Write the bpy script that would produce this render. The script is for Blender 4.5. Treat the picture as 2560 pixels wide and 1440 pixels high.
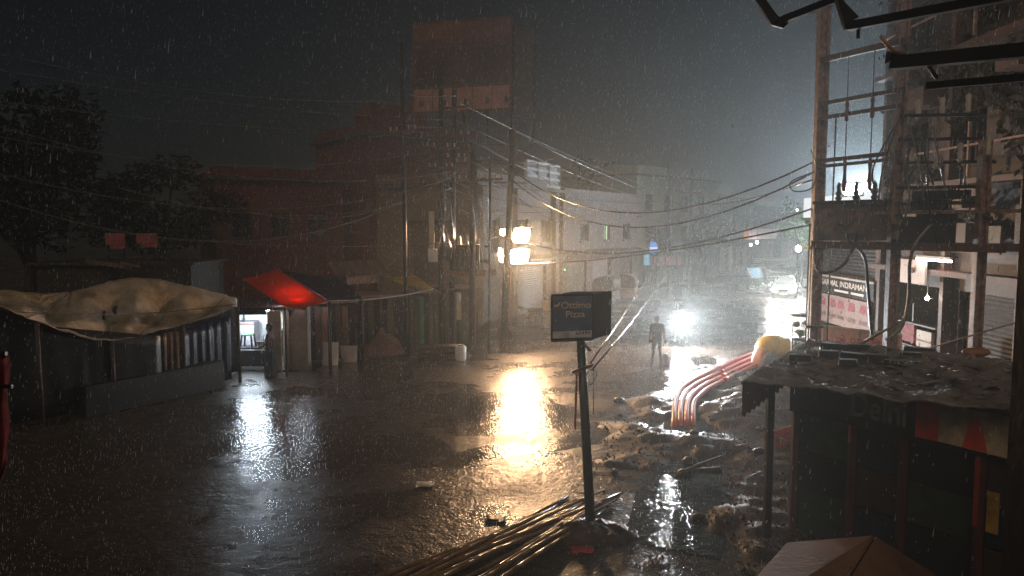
import bpy, bmesh, math, random
import numpy as np
from mathutils import Vector, Matrix
random.seed(7); rng = np.random.default_rng(7)
for o in list(bpy.data.objects): bpy.data.objects.remove(o)
S = bpy.context.scene
COL = S.collection

# ------------------------------------------------------------------ camera, sky, sun, exposure
F, H = 1862.0, 4.9                     # focal length in photo pixels, eye height (first-floor balcony)
PITCH = math.atan(155 / F)
cam_d = bpy.data.cameras.new('camera'); cam = bpy.data.objects.new('camera', cam_d); COL.objects.link(cam)
cam_d.sensor_width = 36; cam_d.lens = 36 * F / 2560; cam_d.clip_start = .05; cam_d.clip_end = 900
cam.location = (0, 0, H); cam.rotation_euler = (math.pi / 2 - PITCH, 0, 0)
S.camera = cam
W = bpy.data.worlds.new('World'); S.world = W; W.use_nodes = True
nt = W.node_tree; bg = nt.nodes['Background']
sky = nt.nodes.new('ShaderNodeTexSky'); sky.sky_type = 'NISHITA'; sky.sun_disc = False
SUN_EL, SUN_AZ = 38, 200               # faint town glow from behind the camera
sky.sun_elevation = math.radians(SUN_EL); sky.sun_rotation = math.radians(SUN_AZ)
nt.links.new(sky.outputs[0], bg.inputs[0]); bg.inputs[1].default_value = 0.0013
sun_d = bpy.data.lights.new('sun', 'SUN'); sun = bpy.data.objects.new('sun', sun_d); COL.objects.link(sun)
sun_d.energy = 0.5; sun_d.angle = math.radians(25); sun_d.color = (1, .76, .55)
az, el = math.radians(SUN_AZ), math.radians(SUN_EL)
to_sun = Vector((math.sin(az) * math.cos(el), math.cos(az) * math.cos(el), math.sin(el)))
sun.rotation_euler = to_sun.to_track_quat('Z', 'Y').to_euler()
vs = S.view_settings; vs.view_transform = 'Standard'; vs.look = 'None'; vs.exposure = 0; vs.gamma = 1
S.cycles.use_denoising = True
S.cycles.max_bounces = 6; S.cycles.diffuse_bounces = 2; S.cycles.glossy_bounces = 3
S.cycles.transparent_max_bounces = 8; S.cycles.volume_bounces = 0; S.cycles.sample_clamp_indirect = 4
S.cycles.caustics_reflective = False; S.cycles.caustics_refractive = False

# ------------------------------------------------------------------ helpers
CP, SP = math.cos(PITCH), math.sin(PITCH)
def ray(px, py):
    x, u = (px - 1280) / F, -(py - 720) / F
    return Vector((x, CP + u * SP, -SP + u * CP))
def at(px, py, Y):
    d = ray(px, py); t = Y / d.y
    return Vector((d.x * t, Y, H + d.z * t))
def gz(px, py, z=0.0):
    d = ray(px, py); t = (z - H) / d.z
    return Vector((d.x * t, d.y * t, z))
def V(*a): return Vector(a)

def mat(name, color, rough=.5, var=.35, scale=3, bump=.15, spec=.5, metal=0, bscale=None, coat=0, emit=None, estr=0, alpha=None, trans=0, color2=None):
    m = bpy.data.materials.new(name); m.use_nodes = True
    n = m.node_tree; b = n.nodes['Principled BSDF']
    b.inputs['Roughness'].default_value = rough; b.inputs['Metallic'].default_value = metal
    b.inputs['Specular IOR Level'].default_value = spec; b.inputs['Coat Weight'].default_value = coat
    if trans: b.inputs['Transmission Weight'].default_value = trans
    c = Vector(color)
    if var > 0 or color2:
        tc = n.nodes.new('ShaderNodeTexCoord'); nz = n.nodes.new('ShaderNodeTexNoise')
        nz.inputs['Scale'].default_value = scale; nz.inputs['Detail'].default_value = 6; nz.inputs['Roughness'].default_value = .65
        n.links.new(tc.outputs['Object'], nz.inputs['Vector'])
        r = n.nodes.new('ShaderNodeValToRGB'); r.color_ramp.elements[0].position = .32; r.color_ramp.elements[1].position = .68
        lo = c * (1 - var) if color2 is None else Vector(color2)
        r.color_ramp.elements[0].color = (*lo, 1); r.color_ramp.elements[1].color = (*(c * (1 + .4 * var)), 1)
        n.links.new(nz.outputs['Fac'], r.inputs['Fac']); n.links.new(r.outputs['Color'], b.inputs['Base Color'])
        mr = n.nodes.new('ShaderNodeMapRange'); mr.inputs['To Min'].default_value = max(.03, rough - .15); mr.inputs['To Max'].default_value = min(1, rough + .15)
        n.links.new(nz.outputs['Fac'], mr.inputs['Value']); n.links.new(mr.outputs[0], b.inputs['Roughness'])
        if bump > 0:
            n2 = n.nodes.new('ShaderNodeTexNoise'); n2.inputs['Scale'].default_value = bscale or scale * 6; n2.inputs['Detail'].default_value = 4
            n.links.new(tc.outputs['Object'], n2.inputs['Vector'])
            bp = n.nodes.new('ShaderNodeBump'); bp.inputs['Strength'].default_value = bump; bp.inputs['Distance'].default_value = .03
            n.links.new(n2.outputs['Fac'], bp.inputs['Height']); n.links.new(bp.outputs[0], b.inputs['Normal'])
    else:
        b.inputs['Base Color'].default_value = (*c, 1)
    if emit:
        b.inputs['Emission Color'].default_value = (*emit, 1); b.inputs['Emission Strength'].default_value = estr
    return m

class MB:
    def __init__(s): s.v = []; s.f = []; s.sm = []
    def add(s, vs_, fs, smooth=False):
        k = len(s.v); s.v += [Vector(p) for p in vs_]
        for f in fs: s.f.append(tuple(i + k for i in f)); s.sm.append(smooth)
        return s
    def box(s, c, d, rz=0, rx=0, ry=0):
        R = Matrix.Rotation(rz, 3, 'Z') @ Matrix.Rotation(ry, 3, 'Y') @ Matrix.Rotation(rx, 3, 'X'); c = Vector(c)
        P = [c + R @ Vector((sx * d[0] / 2, sy * d[1] / 2, sz * d[2] / 2)) for sz in (-1, 1) for sx, sy in ((-1, -1), (1, -1), (1, 1), (-1, 1))]
        return s.add(P, [(0, 3, 2, 1), (4, 5, 6, 7), (0, 1, 5, 4), (1, 2, 6, 5), (2, 3, 7, 6), (3, 0, 4, 7)])
    def bar(s, a, b, w, h=None):
        a, b = Vector(a), Vector(b); h = h or w; d = (b - a).normalized()
        up = V(0, 0, 1) if abs(d.z) < .95 else V(0, 1, 0)
        x = d.cross(up).normalized(); y = x.cross(d)
        P = [q + x * sx * w / 2 + y * sy * h / 2 for q in (a, b) for sx, sy in ((-1, -1), (1, -1), (1, 1), (-1, 1))]
        return s.add(P, [(0, 3, 2, 1), (4, 5, 6, 7), (0, 1, 5, 4), (1, 2, 6, 5), (2, 3, 7, 6), (3, 0, 4, 7)])
    def tube(s, pts, r, n=8, caps=True):
        pts = [Vector(p) for p in pts]; rs = r if isinstance(r, (list, tuple)) else [r] * len(pts)
        P = []; prev = None
        for i, p in enumerate(pts):
            d = (pts[min(i + 1, len(pts) - 1)] - pts[max(i - 1, 0)]).normalized()
            if prev is None:
                x = d.cross(V(0, 0, 1) if abs(d.z) < .9 else V(1, 0, 0)).normalized()
            else:
                x = (prev - d * prev.dot(d)).normalized()
            y = d.cross(x); prev = x
            P += [p + (x * math.cos(2 * math.pi * k / n) + y * math.sin(2 * math.pi * k / n)) * rs[i] for k in range(n)]
        fs = [(i * n + k, i * n + (k + 1) % n, (i + 1) * n + (k + 1) % n, (i + 1) * n + k) for i in range(len(pts) - 1) for k in range(n)]
        s.add(P, fs, True)
        if caps:
            k0 = len(s.v) - len(P)
            s.f.append(tuple(k0 + k for k in range(n - 1, -1, -1))); s.sm.append(False)
            s.f.append(tuple(len(s.v) - n + k for k in range(n))); s.sm.append(False)
        return s
    def grid(s, G, thick=0, smooth=True):
        nu, nv = len(G), len(G[0]); P = [Vector(p) for row in G for p in row]
        fs = [(i * nv + j, i * nv + j + 1, (i + 1) * nv + j + 1, (i + 1) * nv + j) for i in range(nu - 1) for j in range(nv - 1)]
        if not thick: return s.add(P, fs, smooth)
        N = [Vector() for _ in P]
        for f in fs:
            nn = (P[f[1]] - P[f[0]]).cross(P[f[3]] - P[f[0]])
            for i in f: N[i] += nn
        Q = [p - n_.normalized() * thick for p, n_ in zip(P, N)]; k = len(P)
        fs2 = [tuple(k + i for i in reversed(f)) for f in fs]
        rim = [i * nv for i in range(nu)] + [(nu - 1) * nv + j for j in range(1, nv)] + [i * nv + nv - 1 for i in range(nu - 2, -1, -1)] + [j for j in range(nv - 2, 0, -1)]
        fs3 = [(rim[i], rim[(i + 1) % len(rim)], k + rim[(i + 1) % len(rim)], k + rim[i]) for i in range(len(rim))]
        return s.add(P + Q, fs + fs2 + fs3, smooth)
    def prism(s, poly, d):
        poly = [Vector(p) for p in poly]; d = Vector(d); n = len(poly)
        return s.add(poly + [p + d for p in poly], [tuple(range(n - 1, -1, -1)), tuple(range(n, 2 * n))] + [(i, (i + 1) % n, n + (i + 1) % n, n + i) for i in range(n)])
    def ball(s, c, r, n=10, m=6, sq=(1, 1, 1)):
        c = Vector(c); P = [c + V(0, 0, r * sq[2])]
        for i in range(1, m):
            t = math.pi * i / m
            P += [c + V(r * sq[0] * math.sin(t) * math.cos(2 * math.pi * k / n), r * sq[1] * math.sin(t) * math.sin(2 * math.pi * k / n), r * sq[2] * math.cos(t)) for k in range(n)]
        P.append(c - V(0, 0, r * sq[2])); L = len(P) - 1
        fs = [(0, 1 + k, 1 + (k + 1) % n) for k in range(n)]
        for i in range(m - 2):
            a = 1 + i * n
            fs += [(a + k, a + n + k, a + n + (k + 1) % n, a + (k + 1) % n) for k in range(n)]
        a = 1 + (m - 2) * n; fs += [(L, a + (k + 1) % n, a + k) for k in range(n)]
        return s.add(P, fs, True)
    def build(s, name, m, parent=None, loc=None):
        if parent is not None: loc = ORG[parent.name]
        loc = Vector(loc) if loc is not None else Vector((0, 0, 0))
        me = bpy.data.meshes.new(name); me.from_pydata([p - loc for p in s.v], [], s.f)
        me.polygons.foreach_set('use_smooth', s.sm); me.materials.append(m); me.update()
        o = bpy.data.objects.new(name, me); COL.objects.link(o); ORG[o.name] = loc
        if parent is not None: o.parent = parent
        else: o.location = loc
        return o
ORG = {}
def tag(o, label, cat, group=None):
    o['label'] = label; o['category'] = cat
    if group: o['group'] = group
    return o
def thing(name, label, cat, loc, group=None):
    o = bpy.data.objects.new(name, None); COL.objects.link(o); o.location = loc; ORG[o.name] = Vector(loc); o.empty_display_size = .2
    return tag(o, label, cat, group)
def struct(o, kind='structure'): o['kind'] = kind; return o
def copy_tree(o, loc=None, rz=0, label=None, parent=None):
    c = o.copy(); COL.objects.link(c); c.parent = parent
    if parent is None:
        c.location = loc; c.rotation_euler = (0, 0, rz)
        if label: c['label'] = label
    for ch in o.children: copy_tree(ch, parent=c)
    return c
def place(o, loc, rz=0):
    o.location = loc; o.rotation_euler = (0, 0, rz)
def text(s, parent, m, org, right, up, width=None, height=None, depth=.004, name='lettering', align='LEFT'):
    cu = bpy.data.curves.new('t', 'FONT'); cu.body = s; cu.size = 1; cu.extrude = 0; cu.offset = .018
    to = bpy.data.objects.new('t', cu); COL.objects.link(to)
    dg = bpy.context.evaluated_depsgraph_get(); me = bpy.data.meshes.new_from_object(to.evaluated_get(dg))
    bpy.data.objects.remove(to)
    P = np.array([v.co for v in me.vertices]) if len(me.vertices) else np.zeros((1, 3))
    mn, mx = P.min(0), P.max(0); sx = (width / (mx[0] - mn[0])) if width else None; sy = (height / (mx[1] - mn[1])) if height else None
    sx = sx or sy; sy = sy or sx
    right, up = Vector(right).normalized(), Vector(up).normalized(); nrm = right.cross(up)
    base = Vector(org) - ORG[parent.name]
    for v in me.vertices:
        v.co = base + right * ((v.co.x - mn[0]) * sx) + up * ((v.co.y - mn[1]) * sy) + nrm * depth
    me.materials.clear(); me.materials.append(m); me.update()
    o = bpy.data.objects.new(name, me); COL.objects.link(o); o.parent = parent; ORG[o.name] = ORG[parent.name]
    return o
def bez(P, n=24):
    P = [Vector(p) for p in P]; out = []
    for i in range(len(P) - 1):
        a, b, c, d = P[max(i - 1, 0)], P[i], P[i + 1], P[min(i + 2, len(P) - 1)]
        for k in range(n):
            t = k / n; t2, t3 = t * t, t ** 3
            out.append(.5 * ((2 * b) + (c - a) * t + (2 * a - 5 * b + 4 * c - d) * t2 + (3 * b - a - 3 * c + d) * t3))
    return out + [P[-1]]
def sagline(a, b, sag, n=14):
    a, b = Vector(a), Vector(b)
    return [a.lerp(b, t / n) - V(0, 0, sag * 4 * (t / n) * (1 - t / n)) for t in range(n + 1)]
def emis(name, color, strength):
    m = bpy.data.materials.new(name); m.use_nodes = True; n = m.node_tree; n.nodes.clear()
    e = n.nodes.new('ShaderNodeEmission'); o = n.nodes.new('ShaderNodeOutputMaterial')
    e.inputs[0].default_value = (*color, 1); e.inputs[1].default_value = strength; n.links.new(e.outputs[0], o.inputs[0]); return m
def lamp(name, kind, loc, energy, color, parent=None, aim=None, **kw):
    d = bpy.data.lights.new(name, kind); d.energy = energy; d.color = color
    for k, v in kw.items(): setattr(d, k, v)
    o = bpy.data.objects.new(name, d); COL.objects.link(o)
    if parent is not None: o.parent = parent; o.location = Vector(loc) - ORG[parent.name]
    else: o.location = loc
    if aim is not None: o.rotation_euler = (Vector(aim) - Vector(loc)).to_track_quat('-Z', 'Y').to_euler()
    return o

# ------------------------------------------------------------------ materials
def wet_ground(name, dark, light, rlo, rhi, b1, b2, s1=7, s2=38, patch=.35):
    m = bpy.data.materials.new(name); m.use_nodes = True; n = m.node_tree; b = n.nodes['Principled BSDF']; L = n.links.new
    tc = n.nodes.new('ShaderNodeTexCoord')
    def noise(sc, det=5, ro=.6):
        z = n.nodes.new('ShaderNodeTexNoise'); z.inputs['Scale'].default_value = sc; z.inputs['Detail'].default_value = det; z.inputs['Roughness'].default_value = ro
        L(tc.outputs['Object'], z.inputs['Vector']); return z
    p = noise(patch, 6, .6); g = noise(9, 6, .75)
    r = n.nodes.new('ShaderNodeValToRGB'); r.color_ramp.elements[0].position = .35; r.color_ramp.elements[1].position = .7
    r.color_ramp.elements[0].color = (*dark, 1); r.color_ramp.elements[1].color = (*light, 1); L(g.outputs['Fac'], r.inputs['Fac']); L(r.outputs[0], b.inputs['Base Color'])
    mr = n.nodes.new('ShaderNodeMapRange'); mr.inputs['From Min'].default_value = .40; mr.inputs['From Max'].default_value = .60
    mr.inputs['To Min'].default_value = rlo; mr.inputs['To Max'].default_value = rhi; L(p.outputs['Fac'], mr.inputs['Value']); L(mr.outputs[0], b.inputs['Roughness'])
    n1, n2 = noise(s1, 3, .5), noise(s2, 2, .6)
    k = n.nodes.new('ShaderNodeMapRange'); k.inputs['From Min'].default_value = .4; k.inputs['From Max'].default_value = .6; k.inputs['To Min'].default_value = b1 * .4; k.inputs['To Max'].default_value = b1
    L(p.outputs['Fac'], k.inputs['Value'])
    a = n.nodes.new('ShaderNodeBump'); a.inputs['Distance'].default_value = .05; L(n1.outputs['Fac'], a.inputs['Height']); L(k.outputs[0], a.inputs['Strength'])
    c = n.nodes.new('ShaderNodeBump'); c.inputs['Distance'].default_value = .012; c.inputs['Strength'].default_value = b2; L(n2.outputs['Fac'], c.inputs['Height']); L(a.outputs[0], c.inputs['Normal']); L(c.outputs[0], b.inputs['Normal'])
    b.inputs['Specular IOR Level'].default_value = .55
    return m
MT = {}
MT['road'] = wet_ground('wet_asphalt', (.016, .012, .009), (.11, .076, .052), .09, .40, .55, .8, s1=3.5, s2=17, patch=.28)
MT['ground'] = wet_ground('wet_earth_flat', (.03, .022, .015), (.08, .06, .04), .2, .45, .5, .5)
MT['mud'] = wet_ground('wet_mud', (.025, .015, .009), (.085, .05, .03), .38, .7, .5, .7, s1=9, s2=30)
MT['puddle'] = wet_ground('puddle_water', (.008, .007, .006), (.014, .012, .010), .03, .08, .7, .9, s1=5, s2=18, patch=.8)
MT['black'] = mat('black_paint', (.012, .011, .012), .4)
MT['iron'] = mat('rusty_iron', (.16, .075, .05), .5, .6, 5, .3)
MT['darkiron'] = mat('dark_iron', (.03, .022, .02), .4, .5, 5, .2)
MT['steel'] = mat('galvanised_pole', (.36, .24, .19), .45, .5, 7, .3, color2=(.12, .05, .035))
MT['concrete'] = mat('stained_concrete', (.06, .042, .033), .6, .7, 1.2, .3)
MT['brick'] = mat('brown_brick', (.13, .022, .013), .7, .5, 1.5, .3)
MT['plaster'] = mat('pale_plaster', (.32, .27, .21), .6, .4, 1.0, .2)
MT['warmwall'] = mat('tan_plaster', (.17, .105, .065), .6, .4, .8, .25)
MT['olive'] = mat('olive_plaster', (.11, .10, .055), .6, .5, .9, .25)
MT['brownwall'] = mat('brown_plaster', (.10, .052, .034), .6, .5, .9, .25)
MT['greenwall'] = mat('pale_green_plaster', (.19, .21, .15), .6, .3, .9, .2)
MT['darkwall'] = mat('dark_wall', (.018, .013, .011), .6, .6, 1.4, .3)  # near-black mottled base colour
MT['glassdark'] = mat('dark_glass', (.012, .014, .018), .12, .2, 2, 0)
MT['wood'] = mat('wet_wood', (.05, .028, .018), .5, .5, 6, .3)
MT['bamboo'] = mat('bamboo', (.30, .17, .075), .25, .6, 2.2, .05, spec=.7, color2=(.13, .075, .035))
MT['tarp'] = mat('beige_tarp', (.42, .37, .31), .5, .45, 1.3, .4, bscale=5, color2=(.17, .125, .05))
MT['redtarp'] = mat('red_tarp', (.80, .075, .012), .5, .25, 2, .3, bscale=7)
def translucent(m, col, f):
    n = m.node_tree; b = n.nodes['Principled BSDF']; o = n.nodes['Material Output']; t = n.nodes.new('ShaderNodeBsdfTranslucent'); t.inputs[0].default_value = (*col, 1)
    x = n.nodes.new('ShaderNodeMixShader'); x.inputs[0].default_value = f; n.links.new(b.outputs[0], x.inputs[1]); n.links.new(t.outputs[0], x.inputs[2]); n.links.new(x.outputs[0], o.inputs[0])
translucent(MT['redtarp'], (.9, .10, .015), .55)
MT['bluetarp'] = mat('navy_tarp', (.012, .014, .05), .35, .5, 2, .3, bscale=7)
MT['yellow'] = mat('yellow_sheet', (.75, .50, .03), .4, .35, 3, .3, bscale=8)
MT['orange'] = mat('orange_brown_sheet', (.42, .16, .06), .5, .4, 3, .3)
MT['duct'] = mat('orange_duct', (.78, .13, .05), .45, .2, 3, .03, spec=.6)
MT['reddctp'] = mat('red_duct', (.40, .06, .04), .3, .2, 3, .03, spec=.6)
MT['white'] = mat('white_paint', (.82, .82, .8), .5, .25, 3, .1)
MT['offwhite'] = mat('off_white_board', (.55, .50, .42), .55, .35, 3, .15)
MT['wire'] = mat('wet_wire', (.16, .14, .12), .25, .3, 9, 0, spec=.8)
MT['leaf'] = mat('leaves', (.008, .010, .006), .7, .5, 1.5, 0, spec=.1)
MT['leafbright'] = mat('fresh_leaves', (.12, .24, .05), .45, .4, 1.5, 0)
MT['bark'] = mat('bark', (.06, .04, .028), .7, .5, 5, .4)
MT['tin'] = mat('corrugated_tin', (.20, .13, .10), .4, .5, 2, .3)
MT['green'] = mat('green_paint', (.05, .20, .07), .5, .4, 3, .2)
MT['rubber'] = mat('rubber', (.015, .015, .015), .5, .2, 5, 0)
MT['chrome'] = mat('chrome', (.5, .5, .5), .2, .1, 5, 0, metal=1)
MT['skin'] = mat('skin', (.17, .09, .055), .45, .15, 8, 0)
MT['hair'] = mat('black_hair', (.01, .008, .007), .45, .2, 20, 0)
MT['letterw'] = mat('lettering_cream', (.85, .74, .62), .5, .2, 4, 0)
MT['letterr'] = mat('lettering_red', (.45, .05, .03), .5, .2, 4, 0)
MT['sack'] = mat('brown_sacking', (.20, .10, .06), .6, .5, 4, .4)
MT['pinkcloth'] = mat('pink_cloth', (.40, .10, .10), .7, .6, 5, .2, color2=(.10, .02, .05))
# ------------------------------------------------------------------ ground, road, mud, puddles
GX0, GX1, GY0, GY1 = -150, 150, -30, 240
g = MB().grid([[V(x, y, 0) for y in (GY1, GY0)] for x in (GX0, GX1)], smooth=False).build('ground', MT['ground']); struct(g)
road_poly = [(-40, -10), (2.2, -10), (2.6, 9), (2.4, 14), (3.2, 18), (5.6, 23), (8.2, 27), (10.6, 32), (14, 42), (20, 55), (33, 85), (60, 150), (48, 152), (24, 88), (14, 66), (6.5, 53), (1.2, 41), (-2.2, 33), (-4.5, 29.6), (-8.2, 25.4), (-9.5, 22.5), (-13, 17), (-40, 12)]
r = MB(); k = len(road_poly)
r.add([V(x, y, .004) for x, y in road_poly], [tuple(range(k))])
road = r.build('road', MT['road']); struct(road)

from mathutils import noise as mnoise
def mud_h(x, y):
    edge = 1e9
    # signed distance-ish: distance right of the road edge
    pts = [(2.6, 9), (2.3, 14), (3.0, 18), (5.4, 23), (8.0, 27), (10.4, 32)]
    best = 1e9
    for (ax, ay), (bx, by) in zip(pts, pts[1:]):
        t = max(0, min(1, ((x - ax) * (bx - ax) + (y - ay) * (by - ay)) / ((bx - ax) ** 2 + (by - ay) ** 2)))
        qx, qy = ax + t * (bx - ax), ay + t * (by - ay); d = math.hypot(x - qx, y - qy)
        if d < abs(best):
            s = (bx - ax) * (y - qy) - (by - ay) * (x - qx)
            best = d if s < 0 else -d
    e = max(0, min(1, (best + 1.0 + .8 * mnoise.noise(V(x * .9, y * .9, 3))) / 1.2))
    h = .10 + .10 * mnoise.noise(V(x * .7, y * .7, 0)) + .07 * mnoise.noise(V(x * 2.3, y * 2.3, 5)) + 0.03 * mnoise.noise(V(x * 6, y * 6, 9)) + .02 * mnoise.noise(V(x * 13, y * 13, 4))
    for mx, my, mr, mh in MOUNDS:
        h += .55 * mh * math.exp(-((x - mx) ** 2 + (y - my) ** 2) / mr ** 2) * (1 + .35 * mnoise.noise(V(x * 3, y * 3, 2)))
    return e * h - .03
MOUNDS = []
for px, py, mr, mh in ((1550, 1085, .7, .38), (1640, 1105, .6, .14), (1500, 1075, .6, .25), (1870, 1040, 1.0, .45), (1930, 1010, 1.2, .5), (1600, 1010, .7, .25), (1900, 960, 1.3, .4), (1750, 1120, .7, .2)):
    q = gz(px, py); MOUNDS.append((q.x, q.y, mr, mh))
for px, py, mr, mh in ((1690, 1235, 1.0, -.30), (1640, 1300, .8, -.22), (1740, 1180, .8, -.22), (1760, 1390, .9, -.2), (1740, 1075, .5, -.3), (1715, 1045, .6, -.12), (1715, 1000, .6, -.14), (1740, 960, .7, -.14), (1800, 930, .7, -.12), (1660, 1060, .6, -.1)):
    q = gz(px, py); MOUNDS.append((q.x, q.y, mr, mh))
xs = np.arange(.6, 13.0, .075); ys = np.arange(8.2, 31, .095)
G = [[V(x, y, mud_h(x, y)) for x in xs] for y in ys]
mud = MB().grid(G).build('mud_verge', MT['mud']); struct(mud)
def sheet_water(name, pts, z):
    m_ = MB(); m_.add([V(p.x, p.y, z) for p in pts], [tuple(range(len(pts)))]); o = m_.build(name, MT['puddle']); struct(o); return o
def rough_sheet(name, outline, z, m, jit=.35, sub=7):
    P = [gz(px, py) for px, py in outline]; Q = []
    for a, b_ in zip(P, P[1:] + P[:1]):
        for k_ in range(sub):
            p = a.lerp(b_, k_ / sub); Q.append(V(p.x + jit * mnoise.noise(V(p.x * 1.3, p.y * 1.3, 7)) + jit * .4 * mnoise.noise(V(p.x * 4, p.y * 4, 2)), p.y + jit * mnoise.noise(V(p.x * 1.3, p.y * 1.3, 17)) + jit * .5 * mnoise.noise(V(p.x * 4, p.y * 4, 12)), z))
    mb = MB(); mb.add(Q, [tuple(range(len(Q)))]); struct(mb.build(name, m))
MT['mudfilm'] = wet_ground('mud_film', (.02, .014, .009), (.07, .048, .032), .22, .5, .7, .8, s1=5, s2=20)
rough_sheet('mud_film', [(560, 1500), (700, 1330), (900, 1240), (1080, 1165), (1290, 1140), (1500, 1110), (1640, 1160), (1640, 1300), (1500, 1500)], .009, MT['mudfilm'], .4, 5)
cl = MB(); rc = random.Random(3)
for _ in range(5200):
    px, py = rc.uniform(1440, 2080), 880 + 560 * rc.random() ** 1.3; p = gz(px, py); hgt = mud_h(p.x, p.y)
    if hgt < .0 or p.y > 30: continue
    r_ = rc.uniform(.012, .05) * (1.6 if rc.random() < .08 else 1); pts = [V(p.x, p.y, hgt - r_ * .3) + V(rc.uniform(-1, 1), rc.uniform(-1, 1), 0).normalized() * r_ * rc.uniform(.6, 1.3) for _k in range(3)] + [V(p.x + rc.uniform(-.3, .3) * r_, p.y, hgt + r_ * rc.uniform(.5, 1.1))]
    cl.add(pts, [(0, 1, 3), (1, 2, 3), (2, 0, 3)])
co = cl.build('mud_clods', MT['mud']); co['kind'] = 'stuff'; co['label'] = 'clods of wet mud scattered over the dug verge'; co['category'] = 'mud clods'
sheet_water('puddle', [gz(px, py) for px, py in ((1560, 1350), (1800, 1400), (1830, 1280), (1800, 1160), (1720, 1130), (1640, 1150), (1590, 1230))], .012)
sheet_water('puddle', [gz(px, py) for px, py in ((1690, 1090), (1780, 1085), (1770, 1030), (1700, 1040))], .03)

# ------------------------------------------------------------------ buildings
def facade(b, p0, p1, h, mwall, ops, z0=0, depth=8, thick=.25, roof=True, parapet=.0, roofmat=None):
    p0, p1 = Vector((p0[0], p0[1], 0)), Vector((p1[0], p1[1], 0)); L = (p1 - p0).length; d = (p1 - p0) / L; n = V(d.y, -d.x, 0)
    def P(u, z, o=0): return p0 + d * u + n * o + V(0, 0, z)
    us = sorted({0, L, *[o['u0'] for o in ops], *[o['u1'] for o in ops]}); zs = sorted({z0, h, *[o['z0'] for o in ops], *[o['z1'] for o in ops]})
    w = MB()
    for a, c in zip(us, us[1:]):
        for e, f in zip(zs, zs[1:]):
            um, zm = (a + c) / 2, (e + f) / 2
            if any(o['u0'] < um < o['u1'] and o['z0'] < zm < o['z1'] for o in ops): continue
            w.add([P(a, e), P(c, e), P(c, f), P(a, f)], [(0, 1, 2, 3)])
    for o in ops:
        a, c, e, f = o['u0'], o['u1'], o['z0'], o['z1']; dp = o.get('d', .25)
        for q in ([(a, e), (a, f)], [(a, f), (c, f)], [(c, f), (c, e)], [(c, e), (a, e)]):
            w.add([P(*q[0]), P(*q[1]), P(*q[1], -dp), P(*q[0], -dp)], [(0, 1, 2, 3)])
    w.add([P(L, z0), P(L, z0, -depth), P(L, h, -depth), P(L, h)], [(0, 1, 2, 3)])
    w.add([P(0, z0, -depth), P(0, z0), P(0, h), P(0, h, -depth)], [(0, 1, 2, 3)])
    w.add([P(L, z0, -depth), P(0, z0, -depth), P(0, h, -depth), P(L, h, -depth)], [(0, 1, 2, 3)])
    w.build('wall', mwall, b)
    for o in ops:
        a, c, e, f = o['u0'], o['u1'], o['z0'], o['z1']; dp = o.get('d', .25); k_ = o.get('k', 'window')
        if k_ == 'window':
            fr = MB(); t = .07
            for q0, q1 in (((a, e + t / 2), (c, e + t / 2)), ((a, f - t / 2), (c, f - t / 2)), ((a + t / 2, e), (a + t / 2, f)), ((c - t / 2, e), (c - t / 2, f)), (((a + c) / 2, e), ((a + c) / 2, f))):
                fr.bar(P(*q0, -dp * .6), P(*q1, -dp * .6), t)
            wo = fr.build('window', o.get('fm', MT['darkiron']), b)
            for s0, s1 in ((a, (a + c) / 2), ((a + c) / 2, c)):
                MB().add([P(s0, e, -dp * .6 - .01), P(s1, e, -dp * .6 - .01), P(s1, f, -dp * .6 - .01), P(s0, f, -dp * .6 - .01)], [(0, 1, 2, 3)]).build('pane', o.get('m', MT['glassdark']), wo)
            if o.get('sill', True):
                MB().bar(P(a - .08, e - .04, .06), P(c + .08, e - .04, .06), .16, .07).build('sill', o.get('sm', MT['concrete']), wo)
        elif k_ == 'shutter':
            sh = MB(); nz = max(4, int((f - e) / .12)); rows = []
            for i in range(nz * 2 + 1):
                z = e + (f - e) * i / (nz * 2); rows.append([P(a, z, -dp * .7 + (.02 if i % 2 else 0)), P(c, z, -dp * .7 + (.02 if i % 2 else 0))])
            sh.grid(rows, smooth=False).build('shutter', o.get('m', MT['tin']), b)
        elif k_ == 'open':
            dd = o.get('room', 1.5); q = MB()
            q.add([P(a, e, -dp), P(c, e, -dp), P(c, f, -dp), P(a, f, -dp), P(a, e, -dd), P(c, e, -dd), P(c, f, -dd), P(a, f, -dd)], [(4, 5, 6, 7), (0, 4, 7, 3), (1, 2, 6, 5), (3, 7, 6, 2), (0, 1, 5, 4)])
            q.build('interior', o.get('m', MT['darkwall']), b)
        elif k_ == 'door':
            dr = MB().box(P((a + c) / 2, (e + f) / 2, -dp * .6), (c - a, .05, f - e), math.atan2(d.y, d.x)).build('door', o.get('m', MT['wood']), b)
            MB().ball(P(c - .12, e + 1.0, -dp * .6 + .06), .04, 6, 4).build('handle', MT['darkiron'], dr)
    if roof:
        rm = roofmat or MT['concrete']; q = MB(); o_ = .25
        q.prism([P(-o_, h, o_), P(L + o_, h, o_), P(L + o_, h, -depth - o_), P(-o_, h, -depth - o_)], V(0, 0, .16)); rf = q.build('roof', rm, b)
        if parapet:
            q = MB(); q.bar(P(0, h + .16 + parapet / 2, 0), P(L, h + .16 + parapet / 2, 0), .15, parapet); q.bar(P(L, h + .16 + parapet / 2, -.08), P(L, h + .16 + parapet / 2, -depth), .15, parapet); q.bar(P(0, h + .16 + parapet / 2, -.08), P(0, h + .16 + parapet / 2, -depth), .15, parapet)
            q.build('parapet', mwall, rf)
    return P
def winrow(u0, u1, n, z0, z1, w, **kw):
    st = (u1 - u0) / n; return [dict(u0=u0 + st * (i + .5) - w / 2, u1=u0 + st * (i + .5) + w / 2, z0=z0, z1=z1, **kw) for i in range(n)]
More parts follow.
